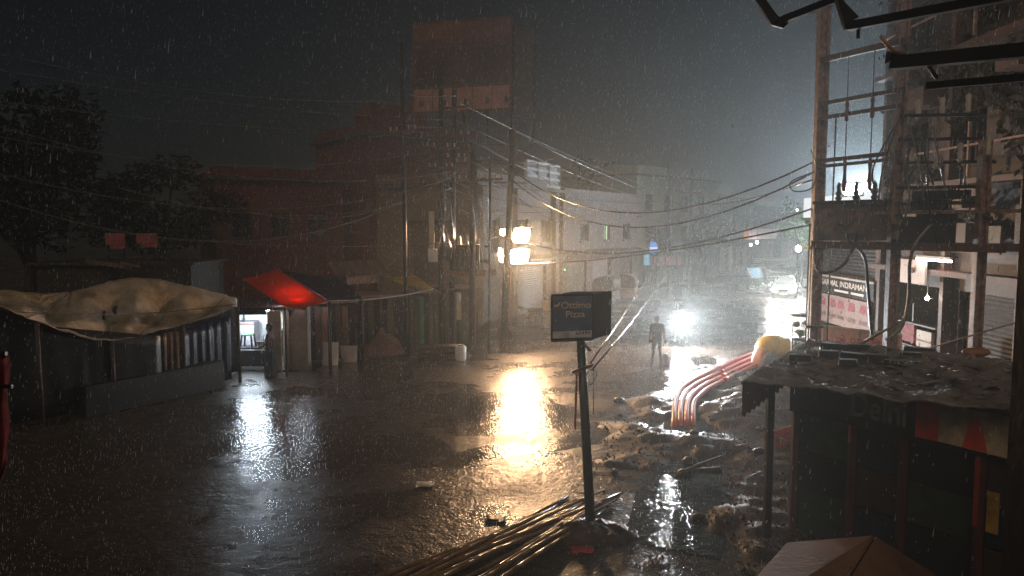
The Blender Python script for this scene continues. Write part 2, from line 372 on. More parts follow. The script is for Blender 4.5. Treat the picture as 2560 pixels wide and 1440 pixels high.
def building(name, label, p0, p1, h, mwall, ops, **kw):
    b = thing(name, label, 'building', V((p0[0] + p1[0]) / 2, (p0[1] + p1[1]) / 2, 0)); P = facade(b, p0, p1, h, mwall, ops, **kw); return b, P
def XY(px, Y): return ((px - 1280) / F * Y, Y)

# left: dark brick houses behind the stalls
b1, P1_ = building('brick_house', 'low dark brick house with flat roof behind the red tarpaulin', XY(540, 37), XY(860, 40), 7.2, MT['brick'],
    winrow(.3, 6, 3, 4.3, 5.6, 1.0) + [dict(u0=3.4, u1=4.6, z0=0, z1=2.3, k='door')], depth=8, parapet=.45)
b2, P2_ = building('tall_brick_house', 'tall dark red brick block behind the tangle of poles', XY(925, 39), XY(1190, 43), 9.6, MT['brick'],
    winrow(.4, 6.2, 3, 5.5, 7.0, 1.1) + winrow(.4, 6.2, 3, 2.6, 3.9, 1.1), depth=7, parapet=.5)
q = MB(); c = P2_(2.6, 10.6, -2.5); q.box(c, (3.2, 3, 1.7), .5); q.build('stair_room', MT['brick'], b2)
# lit pale house at the electricity poles
b3, P3_ = building('tan_house', 'tan plastered house lit orange by the pole floodlights', XY(1190, 36.5), XY(1398, 45.5), 6.9, MT['warmwall'],
    [dict(u0=1.0, u1=2.4, z0=3.9, z1=5.3), dict(u0=4.4, u1=5.8, z0=3.9, z1=5.3), dict(u0=7.4, u1=8.8, z0=3.9, z1=5.3), dict(u0=.8, u1=3.4, z0=.0, z1=2.6, k='shutter', m=MT['olive']), dict(u0=5.2, u1=8.2, z0=.0, z1=2.6, k='shutter', m=MT['tin'])], depth=6, parapet=.5)
for u in (.3, 4.0, 9.1): MB().bar(P3_(u, .02, .08), P3_(u, 6.9, .08), .3, .14).build('pilaster', MT['plaster'], b3)
q = MB(); q.prism([P3_(.2, 3.15, .02), P3_(9.6, 3.15, .02), P3_(9.6, 3.0, .9), P3_(.2, 3.0, .9)], V(0, 0, .1)); q.build('awning_slab', MT['concrete'], b3)
bw, Pw = building('white_block', 'small pale rooftop block behind the floodlight pole', XY(1085, 35.6), XY(1170, 36.4), 5.0, MT['brownwall'], winrow(.1, 1.6, 1, 3.2, 4.3, .7), depth=3)

# street beyond
b4, P4_ = building('brown_house', 'brown two-storey house with one lit green window up the street', XY(1408, 47), XY(1592, 57), 6.6, MT['brownwall'],
    [dict(u0=6.0, u1=6.9, z0=3.9, z1=5.0, m=emis('lit_window', (.75, 1, .7), .75)), dict(u0=2.3, u1=3.6, z0=3.9, z1=5.1), dict(u0=9.2, u1=10.4, z0=3.9, z1=5.1), dict(u0=.5, u1=3.3, z0=0, z1=2.6, k='shutter', m=MT['olive']), dict(u0=4.2, u1=7, z0=0, z1=2.6, k='shutter', m=MT['tin']), dict(u0=8, u1=11, z0=0, z1=2.6, k='shutter', m=MT['brownwall'])], depth=6, parapet=.5)
q = MB(); q.prism([P4_(.2, 3.2, .02), P4_(11.5, 3.2, .02), P4_(11.5, 3.05, 1.0), P4_(.2, 3.05, 1.0)], V(0, 0, .1)); q.build('awning_slab', MT['concrete'], b4)
b5, P5_ = building('pale_green_house', 'pale green three-storey house with ledges across its front', XY(1590, 61), XY(1790, 72), 9.0, MT['greenwall'],
    winrow(.4, 13, 4, 6.2, 7.6, 1.3) + winrow(.4, 13, 4, 3.6, 4.9, 1.3) + winrow(.6, 13, 3, 0, 2.6, 3.2, k='shutter', m=MT['brownwall']), depth=8, parapet=.7)
for z in (3.1, 5.6, 8.2):
    MB().prism([P5_(-.1, z, .02), P5_(13.2, z, .02), P5_(13.2, z, .45), P5_(-.1, z, .45)], V(0, 0, .13)).build('ledge', MT['greenwall'], b5)
MB().box(P5_(6.6, 8.6, .12), (3.0, .1, 1.7), .83).build('sign_panel', mat('mauve_panel', (.22, .15, .2), .6), b5)
b6, P6_ = building('grey_house', 'grey shuttered house far up the street beside the banner', XY(1795, 76), XY(1880, 92), 7.4, MT['concrete'],
    winrow(.4, 16, 5, 4.2, 5.5, 1.3) + winrow(.4, 16, 4, 0, 2.6, 3, k='shutter'), depth=8, parapet=.6)
b7, P7_ = building('far_house', 'dim far house closing the end of the street', XY(1880, 118), XY(2010, 112), 7.5, MT['concrete'], winrow(.4, 8, 3, 4.4, 5.8, 1.3) + winrow(.4, 8, 2, 0, 2.6, 2.6, k='shutter'), depth=8)
# right side of the street: the wall line runs along the street at X about 12.5
b8, P8_ = building('sign_shop', 'low pale shop on the right behind the transformer poles', (12.5, 31), (12.5, 25.1), 5.0, MT['warmwall'],
    [dict(u0=.5, u1=5.3, z0=0, z1=2.25, k='open', m=MT['concrete']), dict(u0=.5, u1=5.4, z0=3.05, z1=4.1, k='shutter', m=MT['darkwall'])], depth=6)
b9, P9_ = building('tall_building', 'tall dark stained building at the right edge behind the poles', (12.5, 25), (12.5, 13.2), 15.0, MT['concrete'],
    winrow(.3, 11.5, 4, 10.2, 11.7, 1.2) + winrow(.3, 11.5, 4, 6.6, 8.1, 1.2) + [dict(u0=.4, u1=3.5, z0=0, z1=3.1, k='open', m=MT['olive'], room=2.4), dict(u0=4.3, u1=6.8, z0=0, z1=3.1, k='shutter', m=MT['darkwall']), dict(u0=7.5, u1=10.8, z0=0, z1=3.1, k='open', m=MT['olive'], room=2.2)], depth=7, roof=True)
for z in (3.5, 6.0, 9.6, 13.2):
    MB().prism([P9_(.0, z, .02), P9_(11.7, z, .02), P9_(11.7, z, .55), P9_(.0, z, .55)], V(0, 0, .15)).build('ledge', MT['brownwall'], b9)
for u in (.25, 3.9, 7.1, 11.2):
    MB().bar(P9_(u, .02, .1), P9_(u, 14.8, .1), .4, .18).build('pilaster', MT['brownwall'], b9)
for u in (2.0, 5.4, 9.0):
    for z, zz in ((6.2, 7.6), (9.8, 11.6)):
        MB().bar(P9_(u, z, .62), P9_(u, zz, .62), .07).build('balcony_post', MT['steel'], b9)
for z in (7.0, 10.8):
    MB().bar(P9_(.3, z, .62), P9_(11.4, z, .62), .05).build('balcony_rail', MT['steel'], b9)
MB().bar(P9_(8.4, 5.3, .5), P9_(8.6, 8.7, .5), .12).build('drain_pipe', MT['offwhite'], b9)

cr_ = MB(); rc = random.Random(11)
for _ in range(9000):
    u = rc.uniform(.1, 11.6); z = 4.6 + 10 * rc.random(); 
    if mnoise.noise(V(u * .55, z * .5, 3)) + .25 * mnoise.noise(V(u * 2, z * 2, 8)) < .02: continue
    p = P9_(u, z, .12 + .5 * rc.random() * (1 if mnoise.noise(V(u, z, 1)) > 0 else .4)); s_ = rc.uniform(.07, .17)
    a = V(rc.uniform(-.4, .4), rc.uniform(-1, 1), rc.uniform(-1, 1)).normalized(); b_ = a.cross(V(1, rc.uniform(-.5, .5), rc.uniform(-.5, .5))).normalized()
    cr_.add([p - a * s_, p + b_ * s_ * .6, p + a * s_, p - b_ * s_ * .6], [(0, 1, 2, 3)])
cr_.build('creeper', mat('creeper_leaves', (.035, .03, .014), .8, .6, 2, 0, spec=.1, color2=(.02, .012, .008)), b9)
for u, z in ((2.9, 5.0), (5.3, 4.7), (8.2, 5.1), (3.0, 8.6), (7.0, 8.9)):
    MB().box(P9_(u, z, .45), (.7, .85, .55)).build('air_conditioner', MT['brownwall'], b9)
for u0, z0, u1, z1 in ((.6, 4.4, 3.2, 4.9), (4.6, 4.2, 6.9, 4.9), (7.4, 4.3, 9.8, 5.4), (5.0, 5.3, 6.4, 5.9)):
    MB().prism([P9_(u0, z0, .66), P9_(u1, z0, .66), P9_(u1, z1, .66), P9_(u0, z1, .66)], V(.05, 0, 0)).build('shop_board', [MT['olive'], MT['brownwall'], MT['concrete'], MT['darkwall']][int(u0) % 4], b9)
# ------------------------------------------------------------------ lamps on the pole
WARM = (1, .59, .31); COOL = (.72, .86, 1)
def floodlight(label, c, w, h, aim, m, bracket_to, cat='floodlight', group=None, beam=None):
    c = Vector(c); d = (Vector(aim) - c).normalized(); x = d.cross(V(0, 0, 1)).normalized(); y = x.cross(d)
    t = thing('floodlight', label, cat, c, group)
    def quad(off, sx, sy): return [c + d * off + x * a * sx / 2 + y * b_ * sy / 2 for a, b_ in ((-1, -1), (1, -1), (1, 1), (-1, 1))]
    q = MB(); F0 = quad(0, w, h); B0 = quad(-.14, w * .75, h * .75)
    q.add(F0 + B0, [(4, 5, 6, 7), (0, 4, 7, 3), (1, 2, 6, 5), (3, 7, 6, 2), (0, 1, 5, 4)]); q.build('housing', MT['darkiron'], t)
    q = MB()
    for i in range(4): q.bar(F0[i] + d * .012, F0[(i + 1) % 4] + d * .012, .04)
    q.build('rim', MT['darkiron'], t)
    rr = [(math.cos(a), math.sin(a)) for a in [2 * math.pi * k / 20 for k in range(20)]]
    MB().add([c + d * .006 + x * math.copysign(abs(a) ** .7, a) * w * .47 + y * math.copysign(abs(b_) ** .7, b_) * h * .47 for a, b_ in rr], [tuple(range(20))]).build('lens', m, t)
    MB().tube([c - d * .14, Vector(bracket_to)], .025, 6).build('bracket', MT['darkiron'], t)
    if beam: lamp('beam', 'AREA', c + d * .02, beam[0], beam[1], t, aim, shape='RECTANGLE', size=w * .9, size_y=h * .9, spread=math.radians(beam[2]))
    return t
mw = emis('warm_lamp', WARM, 120); mw2 = emis('warm_lamp_small', WARM, 20)
LP = lambda z: V(-.37 + .42 * (z / 8.9), 31.4, z)          # the leaning lamp pole
pole = thing('lamp_pole', 'leaning concrete pole carrying the bright orange floodlights', 'pole', LP(0))
MB().tube([LP(-.1), LP(4), LP(8.9)], [.17, .15, .12], 10).build('post', MT['darkiron'], pole)
q = MB(); q.bar(LP(7.9) + V(-.55, 0, .12), LP(7.8), .06); q.bar(LP(7.8), LP(7.9) + V(.55, 0, .12), .06); q.build('crossarm', MT['steel'], pole)
q = MB(); q.bar(LP(6.7) + V(-.7, 0, 0), LP(6.7) + V(.7, 0, 0), .07); q.build('crossarm', MT['steel'], pole)
q = MB(); q.box(LP(4.15) + V(.05, -.05, 0), (.3, .3, .45)); q.build('junction_box', MT['darkiron'], pole)
for s in (-1, 1):
    q = MB(); q.tube([LP(3.6) + V(.14 * s, 0, 0), LP(.1) + V(.30 * s, -.1, 0)], .022, 6); q.build('conduit', MT['steel'], pole)
floodlight('upper right orange floodlight on the leaning pole', at(1303, 588, 31.75), .92, .74, V(8, 20, 0), mw, LP(4.55), beam=(250, WARM, 88))
floodlight('lower right orange floodlight on the leaning pole', at(1298, 641, 31.75), .92, .74, V(5.5, 17, 0), mw, LP(3.65), beam=(250, WARM, 88))
floodlight('upper left small orange floodlight on the leaning pole', at(1258, 581, 31.75), .42, .36, V(-10.0, 21.2, 2.4), mw2, LP(4.6), beam=(85, WARM, 30))
floodlight('lower left tall orange floodlight on the leaning pole', at(1253, 638, 31.75), .40, .72, V(-7, 23, 0), mw2, LP(3.7), beam=(15, WARM, 60))

# ------------------------------------------------------------------ left poles with their gear
def pole_(label, base, top, r0, r1, m, arms=(), n=10, name='utility_pole'):
    base, top = Vector(base), Vector(top); t = thing(name, label, 'pole', base)
    MB().tube([base - V(0, 0, .05), base.lerp(top, .5), top], [r0, (r0 + r1) / 2, r1], n).build('post', m, t)
    for z, w, tilt in arms:
        c = base.lerp(top, (z - base.z) / (top.z - base.z))
        a = MB().bar(c + V(-w, -.08, -tilt), c + V(w, -.08, tilt), .07, .09).build('crossarm', MT['iron'], t)
        for s in (-.9, -.45, .45, .9):
            p = c + V(w * s, -.08, tilt * s + .04)
            MB().tube([p, p + V(0, 0, .06), p + V(0, 0, .08), p + V(0, 0, .14), p + V(0, 0, .17)], [.02, .05, .03, .045, .015], 6).build('insulator', MT['offwhite'], a)
    return t
pole_('thin tall dark pole left of the billboard', gz(1017, 890), at(1004, 108, 28.2), .085, .07, MT['darkiron'], [(8.4, .5, .05)])
pole_('dark pole in front of the billboard centre', gz(1102, 866), at(1103, 150, 30), .13, .10, MT['darkiron'], [(8.0, .6, -.02), (7.2, .5, 0)])
pole_('steel pole with crossarms right of the billboard centre', gz(1128, 864), at(1136, 225, 30.2), .12, .10, MT['darkiron'], [(9.6, .6, .05), (8.5, .65, 0), (7.6, .5, 0)])
pole_('stout pole beside the meter boxes', gz(1180, 868), at(1183, 372, 29.8), .15, .12, MT['darkiron'], [(7.4, .7, .05), (6.7, .6, 0)])
pole_('slim pole just left of the floodlight pole', gz(1222, 862), at(1226, 395, 30.6), .06, .05, MT['darkiron'], [(6.8, .5, 0)])
# transformer on two of the poles
def at_box(mb, x0, y0, x1, y1, Y, dy=.3):
    a, b_ = at(x0, y0, Y), at(x1, y1, Y); mb.box(((a.x + b_.x) / 2, Y + dy / 2, (a.z + b_.z) / 2), (abs(b_.x - a.x), dy, abs(a.z - b_.z))); return mb
tr = thing('pole_transformer', 'old dark transformer hung between the poles left of the floodlights', 'transformer', at(1170, 690, 29.9))
at_box(MB(), 1140, 612, 1198, 680, 29.9, .7).build('tank', MT['darkwall'], tr)
for i in range(5): at_box(MB(), 1144 + i * 11, 620, 1150 + i * 11, 672, 29.8, .1).build('fin', MT['darkiron'], tr)
for x in (1150, 1168, 1184):
    a = at(x, 612, 30.1); MB().tube([a, a + V(0, 0, .1), a + V(0, 0, .14), a + V(0, 0, .25), a + V(0, 0, .36)], [.05, .07, .035, .06, .02], 8).build('bushing', MT['offwhite'], tr)
at_box(MB(), 1110, 680, 1215, 690, 29.8, 1.0).build('platform', MT['iron'], tr)
for nm, lab, x0, y0, x1, y1, Y, m in (('meter_box', 'grey meter box behind the lower left floodlight', 1220, 640, 1247, 666, 31.0, MT['offwhite']),
                                   ('meter_box', 'olive meter box above the grey one by the floodlights', 1222, 598, 1246, 632, 31.0, MT['olive']),
                                   ('cable_box', 'long pale cable box under the meter boxes', 1192, 674, 1240, 690, 30.8, MT['plaster'])):
    t = thing(nm, lab, 'box', at((x0 + x1) / 2, y1, Y)); at_box(MB(), x0, y0, x1, y1, Y, .25).build('case', m, t)
    at_box(MB(), x0 + 3, y0 + 3, x1 - 3, y1 - 3, Y - .02, .02).build('lid', m, t)
    a = at((x0 + x1) / 2, (y0 + y1) / 2, Y + .2); MB().bar(a, V(a.x - .4, Y + .6, a.z), .05).build('bracket', MT['darkiron'], t)
t = thing('wall_board', 'tall narrow pale board hanging left of the dark transformer', 'board', at(1082, 655, 29.5))
at_box(MB(), 1072, 528, 1086, 655, 29.5, .05).build('strip', MT['offwhite'], t); at_box(MB(), 1070, 622, 1094, 655, 29.44, .05).build('panel', MT['white'], t)
for x in (1074, 1084): MB().bar(at(x, 560, 29.6), at(1103, 560, 29.95), .04).build('bracket', MT['darkiron'], t)

# ------------------------------------------------------------------ wires
def wire(label, a, b_, sag, r=.014, m='wire', cat='wire', n=16, loc=None):
    mb = MB().tube(sagline(a, b_, sag, n), r, 5); o = mb.build('overhead_wire', MT[m], loc=Vector(a)); tag(o, label, cat, 'overhead wires'); return o
wl = [((-60, 165, 22), (1135, 300, 30), .3, 'top wire crossing the dark sky at left'), ((-60, 245, 22), (1100, 330, 30), .3, 'second wire from the top in the dark sky at left'),
      ((-60, 420, 20), (1140, 440, 30), 1.2, 'long sagging wire low across the dark sky at left'), ((-60, 330, 21), (1110, 372, 30), .8, 'third wire of the dark sky at left, faint'),
      ((-60, 120, 21), (1010, 250, 28.2), .5, 'fourth wire over the dark trees at left, highest at the edge'), ((-60, 480, 19), (1015, 500, 28.2), 1.4, 'lowest sagging wire over the brick houses at left'), ((300, 470, 24), (1130, 470, 30), 1.0, 'wire drooping in front of the brick house roof'), ((-60, 300, 20), (1180, 420, 29.8), 1.0, 'wire slanting down from the left edge to the stout pole'), ((1180, 390, 29.8), (1400, 560, 45), .3, 'wire from the stout pole down to the tan house'), ((1226, 400, 30.6), (1520, 560, 55), .5, 'wire from the slim pole to the brown house'),
      ((1010, 185, 28.2), (1640, 470, 62), .4, 'wire falling from the billboard pole toward the pale green house'), ((1012, 235, 28.2), (1140, 240, 30), .05, 'short level wire across the billboard bottom'),
      ((1010, 310, 28.2), (1115, 318, 30), .06, 'short wire between the two dark billboard poles'), ((850, 345, 36), (1110, 318, 30), .12, 'wire running along the top of the tall brick block'),
      ((560, 608, 24), (1262, 590, 31.3), .25, 'bright wire passing level behind the thin pole to the floodlights'), ((620, 530, 27), (1140, 430, 30), .9, 'wire sagging past the brick house roofs'),
      ((1140, 300, 30), (1720, 520, 66), .6, 'wire from the steel pole to the far street pole'), ((1140, 330, 30), (1680, 560, 60), .6, 'lower wire from the steel pole to the far street pole'),
      ((1275, 420, 31.4), (2045, 400, 18), 1.55, 'thick sagging cable from the floodlight pole to the transformer frame'), ((1275, 445, 31.4), (2045, 425, 18), 1.7, 'twin sagging cable just below the thick one'),
      ((1280, 660, 31.4), (2035, 560, 18), .25, 'lowest wire crossing the whole street'), ((1270, 590, 31.4), (2035, 520, 18), .9, 'middle wire crossing the street above the lit window'),
      ((1290, 335, 31.4), (1900, 560, 90), .8, 'fine wire high over the street'), ((1720, 500, 64), (2045, 445, 18), .5, 'wire from the far street pole to the transformer frame'),
      ((1480, 925, 12.3), (1730, 560, 64), .6, 'stay wire from the pizza sign pole'), ((1463, 928, 12.25), (1690, 560, 60), .3, 'second stay wire from the pizza sign pole')]
for (x0, y0, Y0), (x1, y1, Y1), sg, lab in wl: wire(lab, at(x0, y0, Y0), at(x1, y1, Y1), sg, .016 if Y0 < 25 else .024)
for lab, Y, xs_, y0 in (('pale wire loop hanging over the far street', 66, (1880, 1910, 1943), (502, 508, 498)),):
    mb = MB().tube(bez([at(x, y, Y) for x, y in zip(xs_, y0)], 8), .03, 5); tag(mb.build('overhead_wire', MT['offwhite'], loc=at(1910, 500, Y)), lab, 'wire')
# tangle of service wires among the left poles: countable only roughly, built one by one
for i in range(26):
    x0 = random.uniform(1010, 1190); y0 = random.uniform(300, 520); x1 = random.uniform(1225, 1390); y1 = y0 + random.uniform(20, 130)
    mb = MB().tube(sagline(at(x0, y0, 30), at(x1, y1, random.uniform(31, 38)), random.uniform(.1, .5), 8), .013, 4)
    tag(mb.build('service_wire', MT['wire'], loc=at(x0, y0, 30)), 'thin service wire in the tangle above the orange floodlights', 'wire', 'tangled service wires')
for i in range(14):
    x0 = random.uniform(1070, 1250); y0 = random.uniform(420, 560); x1 = x0 + random.uniform(-40, 60); y1 = y0 + random.uniform(90, 250)
    mb = MB().tube(bez([at(x0, y0, 29.7), at((x0 + x1) / 2 + random.uniform(-15, 15), (y0 + y1) / 2, 29.6), at(x1, y1, 29.7)], 5), .015, 4)
    tag(mb.build('service_wire', MT['wire'], loc=at(x0, y0, 29.7)), 'drop wire dangling down the dark left poles', 'wire', 'dangling drop wires')

# ------------------------------------------------------------------ billboard
bb = thing('billboard', 'large two-sided dark billboard on the brick block roof', 'billboard', P2_(3, 9.7, -2))
A, B_, Cc, D = at(1030, 287, 38), at(1277, 276, 39.5), at(1282, 38, 39.5), at(1032, 57, 38)
nrm = (B_ - A).cross(D - A).normalized()
fp = MB().prism([A, B_, Cc, D], -nrm * .15).build('front_panel', mat('faded_poster', (.12, .045, .03), .5, .5, .7, .1), bb)
def onp(u, v, o=.006): return A.lerp(B_, u).lerp(D.lerp(Cc, u), v) + nrm * o
MB().add([onp(.02, .03), onp(.98, .03), onp(.98, .27), onp(.02, .27)], [(0, 1, 2, 3)]).build('poster_band', mat('pink_band', (.42, .20, .14), .5, .3, 1.5, 0), fp)
MB().add([onp(.02, .80), onp(.98, .80), onp(.98, .97), onp(.02, .97)], [(0, 1, 2, 3)]).build('poster_band', mat('rust_band', (.20, .075, .045), .5, .4, 1.5, 0), fp)
for u in (.2, .4, .6, .8): MB().bar(onp(u, 0, .012), onp(u, 1, .012), .03).build('seam', MT['darkwall'], fp)
for u0, v0, u1, v1 in ((.04, .30, .96, .70),): MB().add([onp(u0, v0, .009), onp(u1, v0, .009), onp(u1, v1, .009), onp(u0, v1, .009)], [(0, 1, 2, 3)]).build('poster_block', mat('faded_print', (.07, .022, .017), .6, .7, .5, .1, color2=(.02, .010, .009)), fp)
for u in (.08, .3, .52, .74, .94): MB().ball(onp(u, .12, .012), .2, 8, 4, (1, .05, 1)).build('poster_spot', MT['brownwall'], fp)
A2, B2, C2, D2 = at(1284, 278, 39.6), at(1332, 284, 42.5), at(1337, 64, 42.5), at(1285, 62, 39.6)
n2_ = (B2 - A2).cross(D2 - A2).normalized(); MB().prism([A2, B2, C2, D2], -n2_ * .15).build('side_panel', mat('dark_panel', (.035, .018, .014), .9, .5, 2, .1, spec=.05), bb)
for p, q_ in ((A, D), (B_, Cc), (B2, C2)):
    MB().bar(V(p.x, p.y + .2, 9.7), q_ + V(0, .2, .1), .14).build('post', MT['darkiron'], bb)
for v in (.25, .5, .75): MB().bar(A.lerp(D, v) + V(0, .3, 0), B_.lerp(Cc, v) + V(0, .3, 0), .1).build('rail', MT['darkiron'], bb)
for u in (.25, .5, .75): MB().bar(A.lerp(B_, u) + V(0, 1.6, 0) - V(0, 0, 1.2), A.lerp(B_, u) + V(0, .25, 2.5), .1).build('brace', MT['darkiron'], bb)

# rooftop lattice sign on the tan house
rs = thing('rooftop_sign', 'pale blue lattice sign frame on the tan house roof', 'sign', P3_(6, 7.4, -.5))
a, b_, c_, d_ = at(1315, 455, 42), at(1398, 470, 45), at(1398, 418, 45), at(1315, 402, 42)
for u in (0, .33, .66, 1): MB().bar(a.lerp(b_, u), d_.lerp(c_, u), .16).build('upright', MT['white'], rs)
for v in (0, .33, .66, 1): MB().bar(a.lerp(d_, v), b_.lerp(c_, v), .16).build('rail', MT['white'], rs)
for u in (.1, .9): p = a.lerp(b_, u); MB().bar(p, V(p.x, p.y, 7.0), .16).build('leg', MT['white'], rs)
nn = (b_ - a).cross(d_ - a).normalized(); MB().prism([a, b_, c_, d_], nn * -.04).build('panel', mat('grey_blue_sheet', (.30, .36, .40), .5), rs)

# ------------------------------------------------------------------ beige tarpaulin stall
st = thing('tarpaulin_stall', 'market stall under a sagging beige tarpaulin at left', 'stall', V(-10.5, 20.5, 0))
low = bez([at(-30, 752, 17.0), at(110, 815, 18.0), at(265, 852, 19.3), at(430, 822, 21.0), at(592, 768, 23.0)], 14)
upp = bez([at(-30, 722, 19.5), at(150, 735, 20.8), at(335, 696, 22.5), at(470, 715, 23.6), at(592, 748, 24.6)], 14)
G = []
for i, (a, b_) in enumerate(zip(low, upp)):
    row = []
    for j in range(29):
        t = j / 28; p = a.lerp(b_, t); p.z -= .22 * math.sin(math.pi * t) * (1 + .5 * math.sin(i * .55)) ; p.z += 0.03 * mnoise.noise(V(p.x * .9, p.y * .9, 1)) + .05 * abs(mnoise.noise(V(p.x * 1.6 + p.y * .8, p.y * .5, 4))) + .05 * abs(mnoise.noise(V(p.x * 3.2, p.y * 2.2, 6))) + .025 * mnoise.noise(V(p.x * 7, p.y * 7, 9)); row.append(p)
    G.append(row)
MB().grid(G, .012).build('tarpaulin', MT['tarp'], st)
for px, Y in ((575, 23.2), (440, 21.3), (250, 19.4), (60, 17.8)):
    tp = low[min(range(len(low)), key=lambda i: abs(low[i].y - Y))]; MB().tube([V(tp.x + .02, tp.y + .05, 0), V(tp.x, tp.y + .05, tp.z)], .05, 7).build('post', MT['wood'], st)
for px, Y in ((590, 24.6), (335, 22.6), (100, 20.6)):
    tp = upp[min(range(len(upp)), key=lambda i: abs(upp[i].y - Y))]; MB().tube([V(tp.x, tp.y, 0), V(tp.x, tp.y, tp.z)], .05, 7).build('post', MT['wood'], st)
rp = bez([at(15, 782, 17.6), at(200, 790, 19.2), at(400, 785, 21.5), at(590, 765, 23.0)], 6); MB().tube([p + V(0, -.05, .05) for p in rp], .015, 5).build('rope', MT['wire'], st)
for i0, i1 in ((10, 16), (35, 39), (45, 52)):
    MB().tube([low[i0] + V(0, -.02, .03), low[i0].lerp(upp[i1], .5) + V(0, 0, -.12), upp[i1] + V(0, 0, .03)], .014, 5).build('rope', MT['wire'], st)
for x, y_, r_ in ((262, 776, .05), (291, 764, .08)): p = at(x, y_, 20.2); MB().tube([p, p - V(0, 0, .04), p - V(.05, 0, .14), p - V(.03, 0, .26)], [.02, r_, r_ * .8, .03], 7).build('hanging_bag', MT['black'], st)
# back cloth and side cloths of the stall
def drape(a, b_, z0, folds, amp, m, name, parent, n=26, rows=6):
    a, b_ = Vector(a), Vector(b_); dd = (b_ - a); nn = V(dd.y, -dd.x, 0).normalized(); G = []
    for j in range(rows + 1):
        t = j / rows; row = []
        for i in range(n + 1):
            u = i / n; p = a.lerp(b_, u); z = p.z + (z0 - p.z) * t
            row.append(V(p.x, p.y, z) + nn * amp * math.sin(u * folds * 6.28 + .6 * math.sin(t * 3 + i)) * (.3 + .7 * t))
        G.append(row)
    return MB().grid(G, .008).build(name, m, parent)
drape(upp[0] - V(0, 0, .1), upp[-1] - V(0, 0, .1), .05, 14, .06, MT['darkwall'], 'back_cloth', st)
drape(at(405, 835, 20.8), at(452, 825, 21.3), .3, 3, .05, MT['sack'], 'side_cloth', st)
drape(at(455, 822, 21.5), at(575, 790, 23.1), .1, 6, .05, MT['bluetarp'], 'side_cloth', st)
drape(at(-60, 800, 17.0), at(400, 840, 20.6), .15, 12, .05, MT['black'], 'front_cloth', st)
MB().box((-10.2, 20.7, .42), (1.0, 4.2, .8), -.53).build('counter', MT['black'], st)
# corrugated sheets and bits above the stall
cs = thing('rusty_roof_sheet', 'crumpled tin sheets on a dark hut roof behind the beige tarpaulin', 'roof sheet', at(270, 668, 26))
for x0, x1, y0, y1 in ((212, 330, 648, 676), (300, 350, 655, 672)):
    G = [[at(x0 + (x1 - x0) * i / 16, y0 + (y1 - y0) * (i / 16) * .6 + (y1 - y0) * .4 * j, 26 - j * .8) + V(0, 0, .03 * (i % 2)) for i in range(17)] for j in range(2)]
    MB().grid(G, .01, False).build('tin_sheet', MT['tin'], cs)
hut = thing('dark_hut', 'unlit hut under the crumpled tin sheets at far left', 'hut', V(-14, 27, 0))
MB().box((-14.2, 28, 1.75), (5.5, 3.0, 3.5)).build('wall', MT['darkwall'], hut); MB().box((-14.2, 28, 3.56), (5.9, 3.4, .1)).build('roof', MT['darkwall'], hut)
for lab, x0, y0, x1, y1, m in (('pale pink panel left of two on the dark hut roof', 262, 583, 312, 622, MT['pinkcloth']), ('ragged pink panel right of two on the dark hut roof', 340, 583, 392, 618, MT['pinkcloth'])):
    t = thing('roof_panel', lab, 'panel', at((x0 + x1) / 2, y1, 28)); at_box(MB(), x0, y0, x1, y1 - 9, 28, .08).build('upper_board', m, t); at_box(MB(), x0 + 14, y1 - 8, x1, y1, 28, .08).build('lower_board', m, t)
    for xx in (x0 + 4, x1 - 4): p = at(xx, y0, 28.12); MB().bar(V(p.x, p.y, 3.6), p, .06).build('post', MT['darkiron'], t)

# ------------------------------------------------------------------ lit shop
LS = V(-9.2, 25, 0); shop = thing('lit_kiosk', 'small open kiosk glowing white inside beyond the beige stall', 'shop', LS)
x0, x1, y0, y1, hh = -11.2, -8.28, 25.0, 28.2, 2.05
iw = mat('kiosk_white_wall', (.75, .77, .78), .6, .1, 3, .05); ibr = mat('kiosk_brick_wall', (.45, .27, .2), .7, .4, 6, .2)
q = MB(); q.add([V(x0, y1, 0), V(x1 + .6, y1, 0), V(x1 + .6, y1, hh), V(x0, y1, hh)], [(0, 1, 2, 3)]); q.build('back_wall', iw, shop)
q = MB(); q.box((x0 - .06, (y0 + y1) / 2, hh / 2), (.1, y1 - y0, hh)); q.build('side_wall', MT['darkwall'], shop)
q = MB(); q.box((x1 + .66, (y0 + y1) / 2, hh / 2), (.1, y1 - y0, hh)); q.build('side_wall', ibr, shop)
MB().box(((x0 + x1) / 2 + .3, 26.65, hh + .06), (x1 - x0 + 1.2, 3.3, .1)).build('roof', MT['darkwall'], shop)
q = MB(); q.box(((x0 + x1) / 2, y0 - .04, 1.99), (x1 - x0, .08, .14)); q.build('lintel', MT['black'], shop)
q = MB(); q.box((x1 + .25, y0 - .02, hh / 2), (.44, .1, hh)); q.build('door_jamb', MT['plaster'], shop)
q = MB(); q.add([V(x0, y0, .02), V(x1 + .6, y0, .02), V(x1 + .6, y1, .02), V(x0, y1, .02)], [(0, 1, 2, 3)]); q.build('floor', MT['concrete'], shop)
q = MB(); q.box((x1 + .1, y1 - .05, .55), (1.0, .06, 1.0)); q.build('wainscot', ibr, shop)
tl = thing('tube_light', 'bright white tube light inside the open kiosk', 'lamp', V(-9.0, 26.2, 1.95))
MB().tube([V(-10.2, 25.9, 1.95), V(-8.5, 25.9, 1.95)], .03, 8).build('tube', emis('tube_white', (.74, .88, 1), 480), tl); MB().box((-9.35, 25.9, 2.01), (1.8, .07, .05)).build('batten', MT['white'], tl)
MB().bar(V(-9.35, 25.9, 2.03), V(-9.35, 25.9, 2.07), .04).build('bracket', MT['white'], tl)
